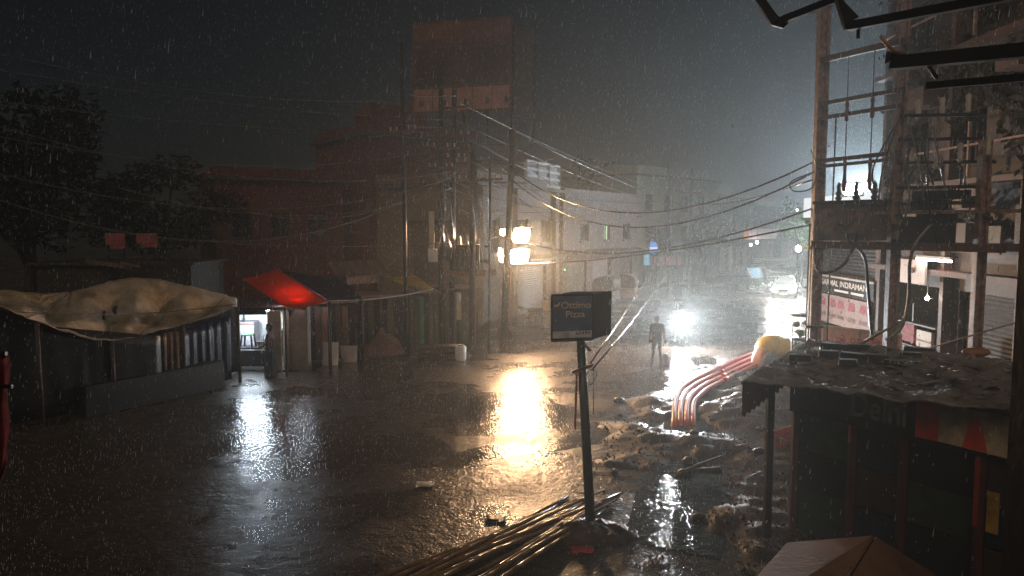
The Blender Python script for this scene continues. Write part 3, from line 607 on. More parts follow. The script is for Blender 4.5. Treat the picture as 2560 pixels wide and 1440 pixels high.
tl_ = thing('tube_light', 'added tube light out of sight under the red tarpaulin, making it glow', 'lamp', V(-8.0, 26.0, 2.3)); MB().tube([V(-8.05, 25.9, 2.36), V(-7.1, 25.6, 2.36)], .025, 8).build('tube', emis('added_tube_awning', (.9, .9, 1), 120), tl_); MB().box((-7.58, 25.75, 2.30), (1.0, .06, .05), -.3).build('batten', MT['white'], tl_)  # unseen tube added to shine through the red tarp
bl_ = thing('light_bulb', 'added bulb out of sight under the red tarpaulin edge, lighting the wall', 'lamp', V(-7.2, 24.9, 2.38)); MB().ball((-7.2, 24.9, 2.36), .05, 8, 6).build('bulb', emis('added_bulb_awning', (.75, .88, 1), 330), bl_); MB().tube([V(-7.2, 24.9, 2.40), V(-7.2, 24.9, 2.45)], .012, 5).build('cord', MT['wire'], bl_)  # unseen bulb added to light the plaster wall below
t = thing('counter_table', 'dark table at the mouth of the lit kiosk', 'table', V(-9.0, 25.3, 0))
MB().box((-9.0, 25.5, .72), (1.3, .6, .05)).build('table_top', MT['black'], t)
for sx in (-.58, .58):
    for sy in (-.25, .25): MB().box((-9.0 + sx, 25.5 + sy, .35), (.06, .06, .7)).build('leg', MT['wood'], t)
MB().box((-9.0, 25.24, .38), (1.2, .03, .55)).build('front_panel', MT['black'], t)
t = thing('plastic_stool', 'dark stool turned up on the kiosk table', 'stool', V(-9.1, 25.45, .745))
MB().box((-9.1, 25.45, 1.17), (.34, .34, .04)).build('seat', MT['green'], t)
for sx in (-1, 1):
    for sy in (-1, 1): MB().bar(V(-9.1 + sx * .2, 25.45 + sy * .2, .75), V(-9.1 + sx * .15, 25.45 + sy * .15, 1.16), .05).build('leg', MT['black'], t)
t = thing('cooking_pot', 'dark pot on the right end of the kiosk table', 'pot', V(-8.6, 25.45, .745)); MB().tube([V(-8.6, 25.45, .75), V(-8.6, 25.45, .95), V(-8.6, 25.45, .96)], [.15, .2, .22], 12).build('bowl', MT['darkiron'], t); MB().tube([V(-8.83, 25.45, .9), V(-8.9, 25.45, .96)], .015, 5).build('handle', MT['darkiron'], t)
t = thing('hanging_garment', 'white garment hung inside the lit kiosk', 'garment', V(-8.75, 27.6, 1.0))
G = [[V(-8.9 + .35 * i / 8 + .03 * j / 6, 27.7 + .03 * math.sin(i * 2), 1.75 - .75 * j / 6 - .1 * abs(i - 4) / 4 * (1 - j / 6)) for i in range(9)] for j in range(7)]; MB().grid(G, .01).build('cloth', MT['offwhite'], t); MB().tube([V(-8.9, 27.75, 1.75), V(-8.55, 27.75, 1.75)], .012, 5).build('hanger', MT['darkiron'], t)
t = thing('red_bag', 'small red bag low in the kiosk doorway', 'bag', V(-9.35, 25.1, .3)); MB().ball((-9.32, 25.05, .5), .13, 8, 6, (1, .6, 1.3)).build('body', mat('red_plastic', (.5, .03, .05), .4), t); MB().tube(bez([V(-9.4, 25.05, .62), V(-9.32, 25.05, .78), V(-9.24, 25.05, .62)], 5), .012, 5).build('handle', MT['letterr'], t)
t = thing('storage_carton', 'grey carton against the kiosk back wall', 'box', V(-9.9, 27.5, .02)); MB().box((-9.9, 27.5, .7), (.8, .6, 1.36)).build('body', mat('grey_card', (.4, .38, .42), .7), t); MB().box((-9.9, 27.19, 1.3), (.8, .01, .06)).build('tape', MT['sack'], t)
# plastered wall right of the kiosk
w = thing('plaster_wall', 'stained plaster wall lit by the added bulb', 'wall', V(-7.6, 24.7, 0))
MB().prism([V(-7.85, 25.3, 0), V(-6.85, 24.75, 0), V(-6.78, 24.88, 0), V(-7.78, 25.45, 0)], V(0, 0, 2.2)).build('wall', MT['plaster'], w); MB().bar(V(-7.82, 25.36, 2.24), V(-6.8, 24.8, 2.24), .2, .07).build('coping', MT['concrete'], w)

# ------------------------------------------------------------------ red, blue tarps, roofs, rope line and kiosks
def awning(name, label, P00, P01, P11, P10, m, sag=.12, cat='tarpaulin', poles=True, n=12):
    P00, P01, P11, P10 = map(Vector, (P00, P01, P11, P10)); t = thing(name, label, cat, V(P00.x, P00.y, 0)); G = []
    for i in range(n + 1):
        row = []
        for j in range(n + 1):
            u, v = i / n, j / n; p = P00.lerp(P01, u).lerp(P10.lerp(P11, u), v); p.z -= sag * math.sin(math.pi * u) * (.4 + .6 * v) ; p.z += .03 * mnoise.noise(V(i * .6, j * .6, 4)); row.append(p)
        G.append(row)
    MB().grid(G, .01).build('sheet', m, t)
    if poles:
        for p in (P00, P01, P10, P11): MB().tube([V(p.x, p.y + .03, 0), V(p.x, p.y + .03, p.z)], .035, 6).build('pole', MT['wood'], t)
    return t
awning('red_tarpaulin', 'bright red tarpaulin awning sloping over the kiosk front', at(606, 697, 27.2), at(694, 672, 28), at(820, 752, 24.6), at(712, 768, 23.9), MT['redtarp'], .08)
awning('navy_tarpaulin', 'dark navy tarpaulin right of the red one', at(700, 676, 28), at(845, 690, 28.4), at(905, 742, 25.6), at(824, 752, 24.65), MT['bluetarp'], .10)
t = thing('thatch_roof', 'small brown ribbed roof above the navy tarpaulin', 'roof', V(-5.4, 29.5, 0))
G = [[at(820 + 135 * i / 22 + 22 * j, 660 - 9 * i / 22 + 32 * j, 30.0 - 1.5 * j) + V(0, 0, .04 * (i % 2)) for i in range(23)] for j in range(2)]; MB().grid(G, .05, False).build('ribbed_sheet', MT['tin'], t)
G = [[at(868 + 82 * i / 22, 692 + 20 * j - 6 * i / 22, 28.4) + V(0, -.02 * (i % 2), 0) for i in range(23)] for j in range(2)]; MB().grid(G, .03, False).build('valance', MT['sack'], t)
for x, Y in ((870, 28.6), (950, 28.6), (825, 30), (955, 30)): p = at(x, 690, Y); MB().tube([V(p.x, p.y, 0), p], .04, 6).build('post', MT['wood'], t)
awning('yellow_tarpaulin', 'ragged yellow sheet hung beside the thin dark pole', at(955, 690, 29.4), at(1040, 688, 29.6), at(1085, 722, 28.4), at(1010, 712, 28.3), mat('mustard_sheet', (.50, .32, .04), .5, .5, 3, .3), .08)
tag(MB().tube(sagline(at(820, 752, 24.6), at(1085, 722, 28.4), .12, 10), .025, 5).build('rope_line', MT['offwhite'], loc=at(820, 752, 24.6)), 'pale rope from the red tarpaulin to the yellow sheet', 'rope')
def kiosk(label, px0, px1, Y0, Y1, h, mats, nplank):
    a, b_ = V(*XY(px0, Y0), 0), V(*XY(px1, Y1), 0); t = thing('wooden_kiosk', label, 'kiosk', (a + b_) / 2, 'closed wooden kiosks'); d = b_ - a; nn = V(d.y, -d.x, 0).normalized()
    MB().prism([a - nn * .1, b_ - nn * .1, b_ - nn * 1.8, a - nn * 1.8], V(0, 0, h)).build('body', MT['darkwall'], t)
    for i in range(nplank):
        u0, u1 = (i + .04) / nplank, (i + .96) / nplank
        MB().prism([a.lerp(b_, u0), a.lerp(b_, u1), a.lerp(b_, u1) - nn * .08, a.lerp(b_, u0) - nn * .08], V(0, 0, h - .04 - .06 * (i % 3))).build('plank', mats[i % len(mats)], t)
    MB().prism([a + nn * .4 - d * .03, b_ + nn * .4 + d * .03, b_ - nn * 1.9 + d * .03, a - nn * 1.9 - d * .03], V(0, 0, .07)).build('roof', MT['tin'], t).location.z += h
    return t
kiosk('dark closed kiosk of brown planks behind the two white boards', 765, 885, 26.9, 27.6, 2.1, [MT['darkwall'], MT['brownwall'], MT['sack']], 7)
kiosk('olive plank kiosk left of the thin pole', 900, 1015, 28.4, 28.9, 2.2, [MT['darkwall'], MT['olive'], MT['darkwall']], 7)
kiosk('mossy green plank kiosk right of the thin pole', 1022, 1096, 29.3, 29.6, 2.25, [MT['olive'], MT['olive'], MT['green'], MT['darkwall']], 6)
kiosk('pale olive plank kiosk behind the dark transformer poles', 1112, 1190, 30.4, 30.9, 2.3, [MT['olive'], MT['plaster'], MT['green'], MT['olive']], 6)
def lean_board(label, x0, y0, x1, y1, Y, m, tilt=.12):
    a, b_ = at(x0, y1, Y), at(x1, y1, Y); top = at(x0, y0, Y).z; a.z = b_.z = .01; t = thing('leaning_board', label, 'board', a)
    MB().prism([a, b_, V(b_.x, b_.y + tilt, top), V(a.x, a.y + tilt, top)], V(0, .03, 0)).build('panel', m, t)
    for p in (a, b_): MB().bar(V(p.x, p.y + .03 + tilt, top - .1), V(p.x, p.y + .55, .01), .04).build('leg', MT['wood'], t)
lean_board('white board standing at the wet roadside, left of two', 806, 857, 845, 922, 25.9, MT['white'])
lean_board('dull cream board right of the white roadside board', 849, 866, 892, 912, 26.5, MT['offwhite'])
def heap(name, label, px, py, w, dpt, h, m, cat, seed):
    c = gz(px, py); t = thing(name, label, cat, c); G = []
    for i in range(41):
        row = []
        for j in range(19):
            an = 2 * math.pi * i / 40; rr = j / 18; x = c.x + w / 2 * math.cos(an) * rr; y = c.y + dpt / 2 * math.sin(an) * rr
            z = h * (1 - rr ** 1.6) * (1 + .6 * mnoise.noise(V(x * 2.5, y * 2.5, seed))) + .09 * mnoise.noise(V(x * 6, y * 6, seed)) + .05 * mnoise.noise(V(x * 15, y * 15, seed)); row.append(V(x, y, max(z, -.02)))
        G.append(row)
    MB().grid(G).build('mass', m, t); return t
hp = heap('covered_heap', 'heap under a reddish brown cover by the thin pole foot', 955, 884, 1.9, 1.2, .85, MT['sack'], 'heap', 3)
MB().tube([gz(905, 884) + V(0, -.3, .3), gz(955, 884) + V(0, -.45, .75), gz(1005, 884) + V(0, -.3, .3)], .015, 5).build('rope', MT['wire'], hp)
for i in range(9):
    z = .09 + .16 * (i // 3); p = gz(1045, 898) + V(0, .18 * (i % 3), z); t = tag(MB().tube([p, p + V(.7, .02, .0), p + V(1.5, .0, .02)], [.09, .10, .08], 8).build('log', MT['wood'], loc=p), 'stacked brown log on the ground beside the white drum', 'log', 'logs stacked by the white drum')
p = gz(1152, 902); t = thing('white_drum', 'small white plastic drum by the stacked logs', 'drum', p); MB().tube([p, p + V(0, 0, .1), p + V(0, 0, .5), p + V(0, 0, .56)], [.17, .2, .2, .16], 14).build('body', MT['white'], t); MB().tube([p + V(0, 0, .56), p + V(0, 0, .6)], [.12, .11], 12).build('lid', MT['offwhite'], t)
t = thing('small_shrine_board', 'small plank sign with a white plate beside the lower transformer poles', 'sign', at(1148, 840, 30.1)); at_box(MB(), 1141, 730, 1153, 800, 30.1, .05).build('plank', MT['offwhite'], t); at_box(MB(), 1147, 735, 1153, 752, 30.04, .03).build('plate', MT['white'], t); p = at(1146, 800, 30.12); MB().bar(V(p.x, p.y, 0), p, .06).build('post', MT['wood'], t)
# ------------------------------------------------------------------ pizza sign on its pole
sp = thing('pizza_sign', 'blue boxed pizza shop sign on a rusty pole', 'sign', gz(1478, 1322))
b0 = gz(1478, 1322); top = at(1452, 850, b0.y)
MB().tube([b0 - V(0, 0, .1), b0.lerp(top, .5), top], [.085, .075, .07], 9).build('pole', MT['darkiron'], sp)
Ys = b0.y; fl, fr_, fr2 = at(1379, 790, Ys - .25), at(1482, 790, Ys - .1), at(1528, 790, Ys + .5)
zt, zb = at(1379, 737, Ys - .2).z, at(1379, 851, Ys - .2).z
f = V(fl.x, fl.y, 0); g_ = V(fr_.x, fr_.y, 0); e_ = V(fr2.x, fr2.y, 0); back = f + (e_ - g_)
MB().prism([V(p.x, p.y, zb) for p in (f, g_, e_, back)], V(0, 0, zt - zb)).build('sign_box', MT['darkwall'], sp)
dr = (g_ - f).normalized(); nf = V(dr.y, -dr.x, 0); up = V(0, 0, 1); WF = (g_ - f).length; HF = zt - zb
def SP_(u, v, o): return f + dr * (u * WF) + up * (zb + v * HF) + nf * o
fpn = MB().add([SP_(0, .21, .006), SP_(1, .21, .006), SP_(1, 1, .006), SP_(0, 1, .006)], [(0, 1, 2, 3)]).build('blue_face', mat('blue_sign_paint', (.16, .23, .36), .35, .35, 4, .1), sp)
MB().add([SP_(.02, .05, .006), SP_(1, .05, .006), SP_(1, .205, .006), SP_(.0, .205, .006)], [(0, 1, 2, 3)]).build('white_strip', mat('torn_white_strip', (.75, .78, .8), .4, .5, 6, .1), sp)
text('Ottimo', sp, MT['letterw'], SP_(.22, .70, .012), dr, up, width=WF * .72, height=HF * .15)
text('Pizza', sp, MT['letterw'], SP_(.34, .505, .012), dr, up, width=WF * .46, height=HF * .145)
text('43499', sp, mat('number_brown', (.30, .17, .12), .5, .2, 4, 0), SP_(.56, .12, .012), dr, up, width=WF * .38, height=HF * .075)
q = MB(); q.tube([SP_(.06, .78, .01), SP_(.09, .755, .01), SP_(.13, .76, .01), SP_(.20, .84, .01)], [.006, .022, .02, .004], 6); q.build('leaf_mark', MT['letterw'], sp)
for a, b_ in ((0, 1), (1, 1)): pass
q = MB()
for (u0, v0), (u1, v1) in (((0, 0), (1, 0)), ((0, 1), (1, 1)), ((0, 0), (0, 1)), ((1, 0), (1, 1))): q.bar(SP_(u0, v0, 0), SP_(u1, v1, 0), .03)
q.build('frame', MT['darkiron'], sp)
c0 = b0.lerp(top, (at(1460, 925, Ys).z) / top.z)
MB().bar(c0 + V(-.17, -.08, -.02), c0 + V(.16, -.08, .10), .05).build('cross_piece', MT['iron'], sp)
MB().tube(bez([c0 + V(.10, -.1, .04), c0 + V(.22, -.1, -.03), c0 + V(.12, -.1, -.22), c0 + V(.03, -.1, -.10), c0 + V(.10, -.1, .0)], 5), .008, 5).build('wire_coil', MT['wire'], sp)
MB().tube([c0 + V(.17, -.1, .05), c0 + V(.17, -.1, -.7)], .007, 5).build('hanging_wire', MT['wire'], sp)
MB().bar(c0 + V(-.09, .0, -.05), c0 + V(-.11, .0, -.95), .03).build('red_strip', MT['reddctp'], sp)
MB().bar(top + V(.05, -.08, -.06), top + V(.15, -.08, -.16), .05).build('clamp', MT['iron'], sp)
heap('low_mound', 'low mud mound at the foot of the sign pole', 1455, 1335, 1.9, 1.1, .2, MT['mud'], 'heap', 8)  # low rough mound in the mud material

# ------------------------------------------------------------------ bamboo poles
ends = [((1000, 1452), (1568, 1214)), ((1010, 1470), (1555, 1226)), ((1060, 1462), (1545, 1235)), ((930, 1470), (1420, 1240)), ((1090, 1475), (1500, 1262)), ((1130, 1480), (1480, 1280)), ((1170, 1490), (1540, 1250)),
        ((960, 1490), (1390, 1262)), ((1040, 1490), (1460, 1250)), ((900, 1462), (1330, 1290)), ((1100, 1500), (1420, 1310)), ((980, 1460), (1510, 1232)), ((1030, 1460), (1475, 1245)), ((1140, 1500), (1470, 1290)), ((1190, 1500), (1520, 1262)), ((1010, 1500), (1400, 1285)), ((950, 1475), (1440, 1252))]
blab = {0: 'longest bright bamboo pole with its tip right of the sign pole', 9: 'outermost dark bamboo pole on the road side', 3: 'upper left bamboo pole glinting on the wet road'}
for i, ((x0, y0), (x1, y1)) in enumerate(ends):
    z0, z1 = .05 + .06 * (i % 3), .05 + .05 * ((i * 2) % 3); a, b_ = gz(x0, y0, z0), gz(x1, y1, z1); pts = []; rs_ = []
    L = (b_ - a).length; nseg = int(L / .5)
    for k in range(nseg + 1):
        t = k / nseg; p = a.lerp(b_, t) + V(0, 0, .05 * math.sin(math.pi * t + i)); r_ = .040 - .014 * t
        dv = (b_ - a).normalized() * .012; pts += [p - dv, p, p + dv]; rs_ += [r_, r_ * 1.09, r_]
    pts[0], pts[-1] = a, b_
    t_ = thing('bamboo_pole', blab.get(i, 'brown bamboo pole in the wet pile under the pizza sign'), 'bamboo pole', a, 'bamboo poles in the roadside pile')
    MB().tube(pts, rs_, 8).build('culm', MT['bamboo'], t_)

# ------------------------------------------------------------------ orange ducts
dl = ['leftmost of the orange ducts bending out of the trench', 'second orange duct from the left in the trench bundle', 'third orange duct from the left in the trench bundle', 'rightmost of the orange ducts bending out of the trench']
for i in range(4):
    o_ = i * .20
    pts = [gz(1684 + i * 16, 1078, -.1), gz(1685 + i * 16, 1050, .08), gz(1688 + i * 15.5, 1010, .16), gz(1704 + i * 15, 972 + i * 6, .20), gz(1745 + i * 10, 945 + i * 8, .20), gz(1800 + i * 6, 920 + i * 9, .20), gz(1850 + i * 8, 896 + i * 8, .22), gz(1895 + i * 10, 878 + i * 7, .15)]
    t = thing('orange_duct', dl[i], 'duct', pts[0]); t['group'] = 'orange ducts at the trench'
    MB().tube(bez(pts, 7), .072, 10).build('pipe', MT['duct'], t)
    MB().tube([pts[5] + (pts[4] - pts[5]).normalized() * .1 * (i + 1), pts[5]], .09, 10).build('coupling', MT['duct'], t)
for i, lab in enumerate(('upper red duct poking out left of the dark stall', 'lower red duct poking out left of the dark stall')):
    a, b_ = gz(1922 + i * 28, 1096 + i * 14, .22 - i * .08), gz(2075 + i * 28, 1040 + i * 14, .25 - i * .08); t = thing('red_duct', lab, 'duct', a); MB().tube([a, b_], .11, 12).build('pipe', MT['reddctp'], t); MB().tube([a - (b_ - a).normalized() * .01, a + (b_ - a).normalized() * .1], .12, 12).build('collar', MT['reddctp'], t)
# debris stick and stones
a, b_ = gz(1690, 1196, .12), gz(1815, 1136, .3); t = thing('broken_plank', 'broken branch lying across the bright puddle', 'branch', a); MB().tube([a, a.lerp(b_, .4) + V(0, 0, .06), b_], [.05, .035, .015], 6).build('stem', MT['bark'], t); MB().tube([a.lerp(b_, .3), a.lerp(b_, .35) + V(.5, -.1, .02)], [.05, .08], 6).build('stump', MT['bark'], t)
slab = ['stone lying in the mud near the orange ducts', 'stone beside the bright puddle']
for i in range(14):
    px, py = random.uniform(1490, 1930), random.uniform(1000, 1330); p = gz(px, py); z = max(mud_h(p.x, p.y), 0) if p.y > 8.3 else 0; r_ = random.uniform(.05, .14)
    tag(MB().ball((p.x, p.y, z + r_ * .3), r_, 7, 5, (random.uniform(.8, 1.5), 1, random.uniform(.5, .8))).build('mud_stone', MT['mud'], loc=(p.x, p.y, z)), 'wet stone lying in the dug up mud around the trench', 'stone', 'stones in the mud')
for px, py, lab in ((1062, 1214, 'pale flattened rubbish on the wet road left of the lamp reflection'), (1240, 1300, 'tiny dark scrap in the orange lamp reflection'), (1455, 1375, 'small red scrap by the bamboo pile')):
    p = gz(px, py, .01); t = MB(); G = [[p + V((i / 5 - .5) * .34, (j / 3 - .5) * .3, .015 + .03 * random.random()) for i in range(6)] for j in range(4)]
    tag(t.grid(G, .006).build('litter_scrap', MT['offwhite'] if px < 1100 else MT['black'] if px < 1300 else MT['letterr'], loc=p), lab, 'litter')

# ------------------------------------------------------------------ transformer structure (right)
PA, PB, PC = V(7.35, 18, 0), V(8.40, 16.4, 0), V(9.42, 15, 0)
fs_ = thing('substation_poles', 'rusty pole frame carrying the transformer at right', 'pole frame', PA)
for p, w_, h_ in ((PA, .25, 10.8), (PB, .23, 10.6), (PC, .20, 6.6)):
    o = MB()
    for s in (-1, 1): o.box((p.x + s * w_ * .36, p.y, h_ / 2), (w_ * .28, w_ * .8, h_))
    o.box((p.x, p.y, h_ / 2), (w_ * .5, .03, h_)); o.build('post', MT['steel'], fs_)
    MB().box((p.x, p.y, .15), (.6, .6, .4)).build('footing', MT['concrete'], fs_)
def zA(py): return at(2042, py, 18).z
dAB = (PB - PA); dAC = (PC - PA)
for py, ext, th in ((152, 1.05, .13), (262, 1.0, .09), (298, 1.0, .09), (404, 1.0, .09), (418, 1.0, .07)):
    z = zA(py); MB().bar(PA - dAB * .05 + V(0, -.16, z), PA + dAB * ext + V(0, -.16, z + .05), .09, th).build('crossarm', MT['iron'], fs_)
z = zA(611); MB().bar(PA - dAC * .04 + V(-.05, -.2, z), PC + dAC * .1 + V(-.05, -.2, z), .14, .16).build('platform_beam', MT['iron'], fs_)
MB().bar(PA - dAC * .04 + V(.9, .35, z), PC + dAC * .1 + V(.9, .35, z), .14, .16).build('platform_beam', MT['iron'], fs_)
z2 = zA(535); MB().bar(PA + dAC * .3 + V(0, -.2, z2), PC + dAC * .25 + V(0, -.2, z2), .07).build('crossarm', MT['steel'], fs_)
for py0, py1 in ((150, 262), (262, 300), (300, 404), (404, 470)):
    for u in (.3, .62):
        if py0 == 262 or py0 == 404 or py0 == 150 or py0 == 300:
            p = PA + dAB * u + V(0, -.2, 0); z0, z1 = zA(py1), zA(py0)
            if py0 in (262, 404):
                MB().tube([p + V(0, 0, z1), p + V(0, 0, z1 - .1), p + V(0, 0, (z0 + z1) / 2), p + V(0, 0, z0 + .05), p + V(0, 0, z0 - .12)], [.03, .05, .03, .055, .04], 7).build('insulator', MT['sack'], fs_)
            else: MB().tube([p + V(0, 0, z1), p + V(0, 0, z0)], .012, 5).build('jumper_wire', MT['wire'], fs_)
MB().tube([PA + dAB * .16 + V(0, -.2, zA(290)), PA + dAB * .14 + V(0, -.2, 1.2)], .018, 5).build('earth_cable', MT['wire'], fs_)
MB().tube([PA + V(-.22, -.1, zA(560)), PA + V(-.24, -.1, .4)], .02, 5).build('earth_cable', MT['wire'], fs_)
MB().tube([PA + V(-.16, -.1, zA(600)), PA + V(-.17, -.1, .4)], .02, 5).build('earth_cable', MT['wire'], fs_)
for y_ in (620, 815): MB().box((PA.x - .05, PA.y - .02, zA(y_)), (.42, .3, .06)).build('clamp_band', MT['iron'], fs_)
MB().tube(bez([PA + V(-.15, -.1, zA(430)), PA + V(-.7, -.1, zA(455)), PA + V(-.62, -.1, zA(478)), PA + V(-.2, -.1, zA(470)), PA + V(-.1, -.1, zA(420)), PA + V(-.25, -.1, zA(375))], 6), .018, 5).build('cable_loop', MT['wire'], fs_)
tf = thing('transformer', 'grey finned transformer on the rusty pole frame', 'transformer', PA + dAB * .45 + V(.3, 0, z + .1))
cx, cy = 7.95, 17.45; rz_ = math.atan2(dAB.y, dAB.x)
zt0, zt1 = zA(600), zA(512)
MB().box((cx, cy, (zt0 + zt1) / 2), (1.35, .8, zt1 - zt0), rz_).build('tank', mat('transformer_grey', (.20, .15, .14), .45, .5, 3, .3), tf)
MB().box((cx, cy, zt1 + .04), (1.5, .95, .08), rz_).build('lid', MT['darkiron'], tf)
R_ = Matrix.Rotation(rz_, 3, 'Z')
for k in range(5):
    for side in (-1,):
        c = V(cx, cy, 0) + R_ @ V(-.52 + .07 * k, side * .52, 0); MB().box((c.x, c.y, (zt0 + zt1) / 2 + .02), (.025, .24, (zt1 - zt0) * .7), rz_).build('fin', MT['steel'], tf)
        c = V(cx, cy, 0) + R_ @ V(.3 + .07 * k, side * .52, 0); MB().box((c.x, c.y, (zt0 + zt1) / 2), (.025, .24, (zt1 - zt0) * .6), rz_).build('fin', MT['steel'], tf)
for u in (-.45, 0, .45):
    c = V(cx, cy, zt1 + .08) + R_ @ V(u, .1, 0); MB().tube([c, c + V(0, 0, .08), c + V(0, 0, .12), c + V(0, 0, .2), c + V(0, 0, .24), c + V(0, 0, .36), c + V(0, 0, .45)], [.05, .09, .05, .08, .045, .05, .015], 8).build('bushing', MT['concrete'], tf)
for i, pts in enumerate(([at(2095, 560, 17.2), at(2115, 570, 17), at(2122, 600, 16.9), at(2160, 640, 16.8), at(2170, 720, 16.7), at(2180, 850, 16.6)], [at(2140, 565, 17.0), at(2140, 600, 16.9), at(2110, 660, 16.8), at(2065, 682, 16.8), at(2040, 668, 17), at(2036, 615, 17.2)],
                       [at(2330, 560, 15.4), at(2295, 600, 15.4), at(2275, 650, 15.4), at(2272, 740, 15.4), at(2255, 815, 15.4), at(2215, 850, 15.4)])):
    MB().tube(bez(pts, 6), .035, 6).build('cable', MT['darkiron'] if i < 2 else MT['wire'], tf)
for px_, py_, Yq in ((2295, 275, 16.2), (2355, 270, 15.7), (2420, 262, 15.2), (2280, 392, 16.3), (2340, 402, 15.8), (2400, 384, 15.3), (2470, 370, 14.9)):
    p = at(px_, py_ + 22, Yq); MB().tube([p, p + V(0, 0, .06), p + V(0, 0, .09), p + V(0, 0, .2), p + V(0, 0, .23), p + V(0, 0, .36), p + V(0, 0, .4)], [.03, .07, .04, .065, .04, .06, .02], 7).build('insulator', MT['offwhite'], fs_)
for y_, x0_, x1_ in ((290, 2240, 2450), (408, 2240, 2490), (350, 2240, 2460), (470, 2240, 2460), (510, 2240, 2460)):
    MB().bar(at(x0_, y_, 16.4), at(x1_, y_ - 4, 15.0), .06, .07).build('crossarm', MT['darkiron'], fs_)
for k_ in range(14):
    x0_, y0_ = random.uniform(2235, 2450), random.uniform(280, 420); x1_, y1_ = x0_ + random.uniform(-60, 60), y0_ + random.uniform(90, 260)
    MB().tube(bez([at(x0_, y0_, 15.6), at((x0_ + x1_) / 2 + random.uniform(-30, 30), (y0_ + y1_) / 2 + 20, 15.4), at(x1_, y1_, 15.6)], 6), .018, 5).build('jumper_wire', MT['wire'] if k_ % 2 else MT['black'], fs_)
for x0_, y0_, x1_, y1_, m_ in ((2300, 500, 2370, 525, MT['black']), (2405, 490, 2440, 520, MT['olive']), (2250, 560, 2300, 600, MT['darkwall']), (2330, 545, 2390, 590, MT['darkwall'])):
    at_box(MB(), x0_, y0_, x1_, y1_, 15.8, .35).build('gear_box', m_, fs_)
sw = thing('switch_box', 'dark switchgear box on the right half of the pole frame', 'switchgear', PA + dAC * .75 + V(.2, .1, z + .1))
cx, cy = 9.05, 15.9
MB().box((cx, cy, zA(570)), (.55, .45, .75), rz_).build('case', MT['darkwall'], sw); MB().box((cx - .35, cy + .6, zA(575)), (.35, .4, .6), rz_).build('case', MT['olive'], sw)
MB().bar((cx - .5, cy + .1, zA(498)), (cx + .3, cy - .6, zA(498)), .2, .18).build('busbar_cover', MT['black'], sw)
for k in range(3): c = V(cx - .4 + .22 * k, cy + .5 - .3 * k, zA(535)); MB().tube([c, c + V(0, 0, .12), c + V(0, 0, .3)], [.05, .07, .03], 7).build('bushing', MT['offwhite'], sw)
MB().bar((cx, cy, zA(611) + .08), (cx, cy, zA(590)), .1).build('stand', MT['iron'], sw)

# ------------------------------------------------------------------ floodlight and signs on the right shop row
cool = emis('added_cool_lamp', COOL, 1500)
floodlight('added far floodlight high behind the low pale shop for the sky glow', at(2150, 468, 58), 1.4, .75, V(2, 8, 4), cool, at(2150, 480, 58.6))  # extra lamp added to make the haze and sky glow at right
fp_ = at(2150, 480, 58.7); tag(MB().tube([V(fp_.x, fp_.y, 0), fp_], .09, 8).build('added_lamp_mast', MT['darkiron'], loc=V(fp_.x, fp_.y, 0)), 'dark mast of the added floodlight behind the low pale shop', 'mast')  # made up only to carry the added floodlight
floodlight('dazzling white floodlight right above the grey transformer', at(2130, 474, 24.6), .85, .42, V(-4, 18, 2), emis('near_cool_lamp', (.9, .95, 1), 60), V(12.5, 26.2, 5.1))
def wallsign(name, label, u0, u1, z0, z1, P, off, m, cat='sign', thick=.06):
    t = thing(name, label, cat, P((u0 + u1) / 2, z0, off)); MB().prism([P(u0, z0, off), P(u1, z0, off), P(u1, z1, off), P(u0, z1, off)], (P(0, 0, -thick) - P(0, 0, 0))).build('panel', m, t)
    for u in (u0 + .1, u1 - .1): MB().bar(P(u, (z0 + z1) / 2, off - thick), P(u, (z0 + z1) / 2, -.02), .05).build('bracket', MT['darkiron'], t)
    return t
rd, ru = V(0, -1, 0), V(0, 0, 1)
t = wallsign('floodlit_sign', 'white sign board with added glow behind the grey transformer', -.2, 5.8, 5.25, 6.05, P8_, .35, emis('board_glow', (.93, .97, 1), .95))  # emission stands in for floodlight falling on a plain white board
MB().bar(P8_(-.3, 5.18, .35), P8_(5.9, 5.18, .35), .1).build('frame', MT['green'], t)
t = wallsign('shop_sign', 'dark shop sign with two rows of pale lettering', .45, 5.6, 2.32, 2.92, P8_, .12, MT['black'])
text('NAGARMAL INDRAMANI', t, MT['letterw'], P8_(.62, 2.60, .12), rd, ru, width=4.6, height=.22)
for u0_, u1_ in ((2.5, 3.7), (3.9, 4.9)): MB().bar(P8_(u0_, 2.45, .122), P8_(u1_, 2.45, .122), .008, .08).build('lettering_line', MT['letterw'], t)
q = MB(); q.bar(P8_(.42, 2.95, .13), P8_(5.65, 2.95, .13), .07); q.build('frame', MT['offwhite'], t)
t = wallsign('price_board', 'pale pink poster board with red pictures under the shop sign', 1.0, 5.5, 1.15, 2.25, P8_, .16, mat('pink_board', (.34, .23, .20), .6, .2, 3, .1))
for i, u in enumerate((1.3, 2.2, 2.9, 3.8, 4.7)):
    MB().prism([P8_(u, 1.8, .165), P8_(u + .55, 1.8, .165), P8_(u + .5, 2.1, .165), P8_(u + .1, 2.12, .165)], V(-.004, 0, 0)).build('picture', MT['pinkcloth'], t)
    MB().prism([P8_(u, 1.4, .165), P8_(u + .6, 1.4, .165), P8_(u + .6, 1.55, .165), P8_(u, 1.56, .165)], V(-.004, 0, 0)).build('picture', MT['sack'], t)
t = wallsign('white_wall_panel', 'blank white panel above the lit shop on the tall building', 1.6, 3.6, 3.2, 3.9, P9_, .62, mat('blank_white', (.8, .72, .68), .6, .15, 3, .05), 'panel')
MB().ball(P9_(3.0, 3.6, .66), .09, 8, 5, (.3, 1, 1)).build('stain_emblem', MT['sack'], t)
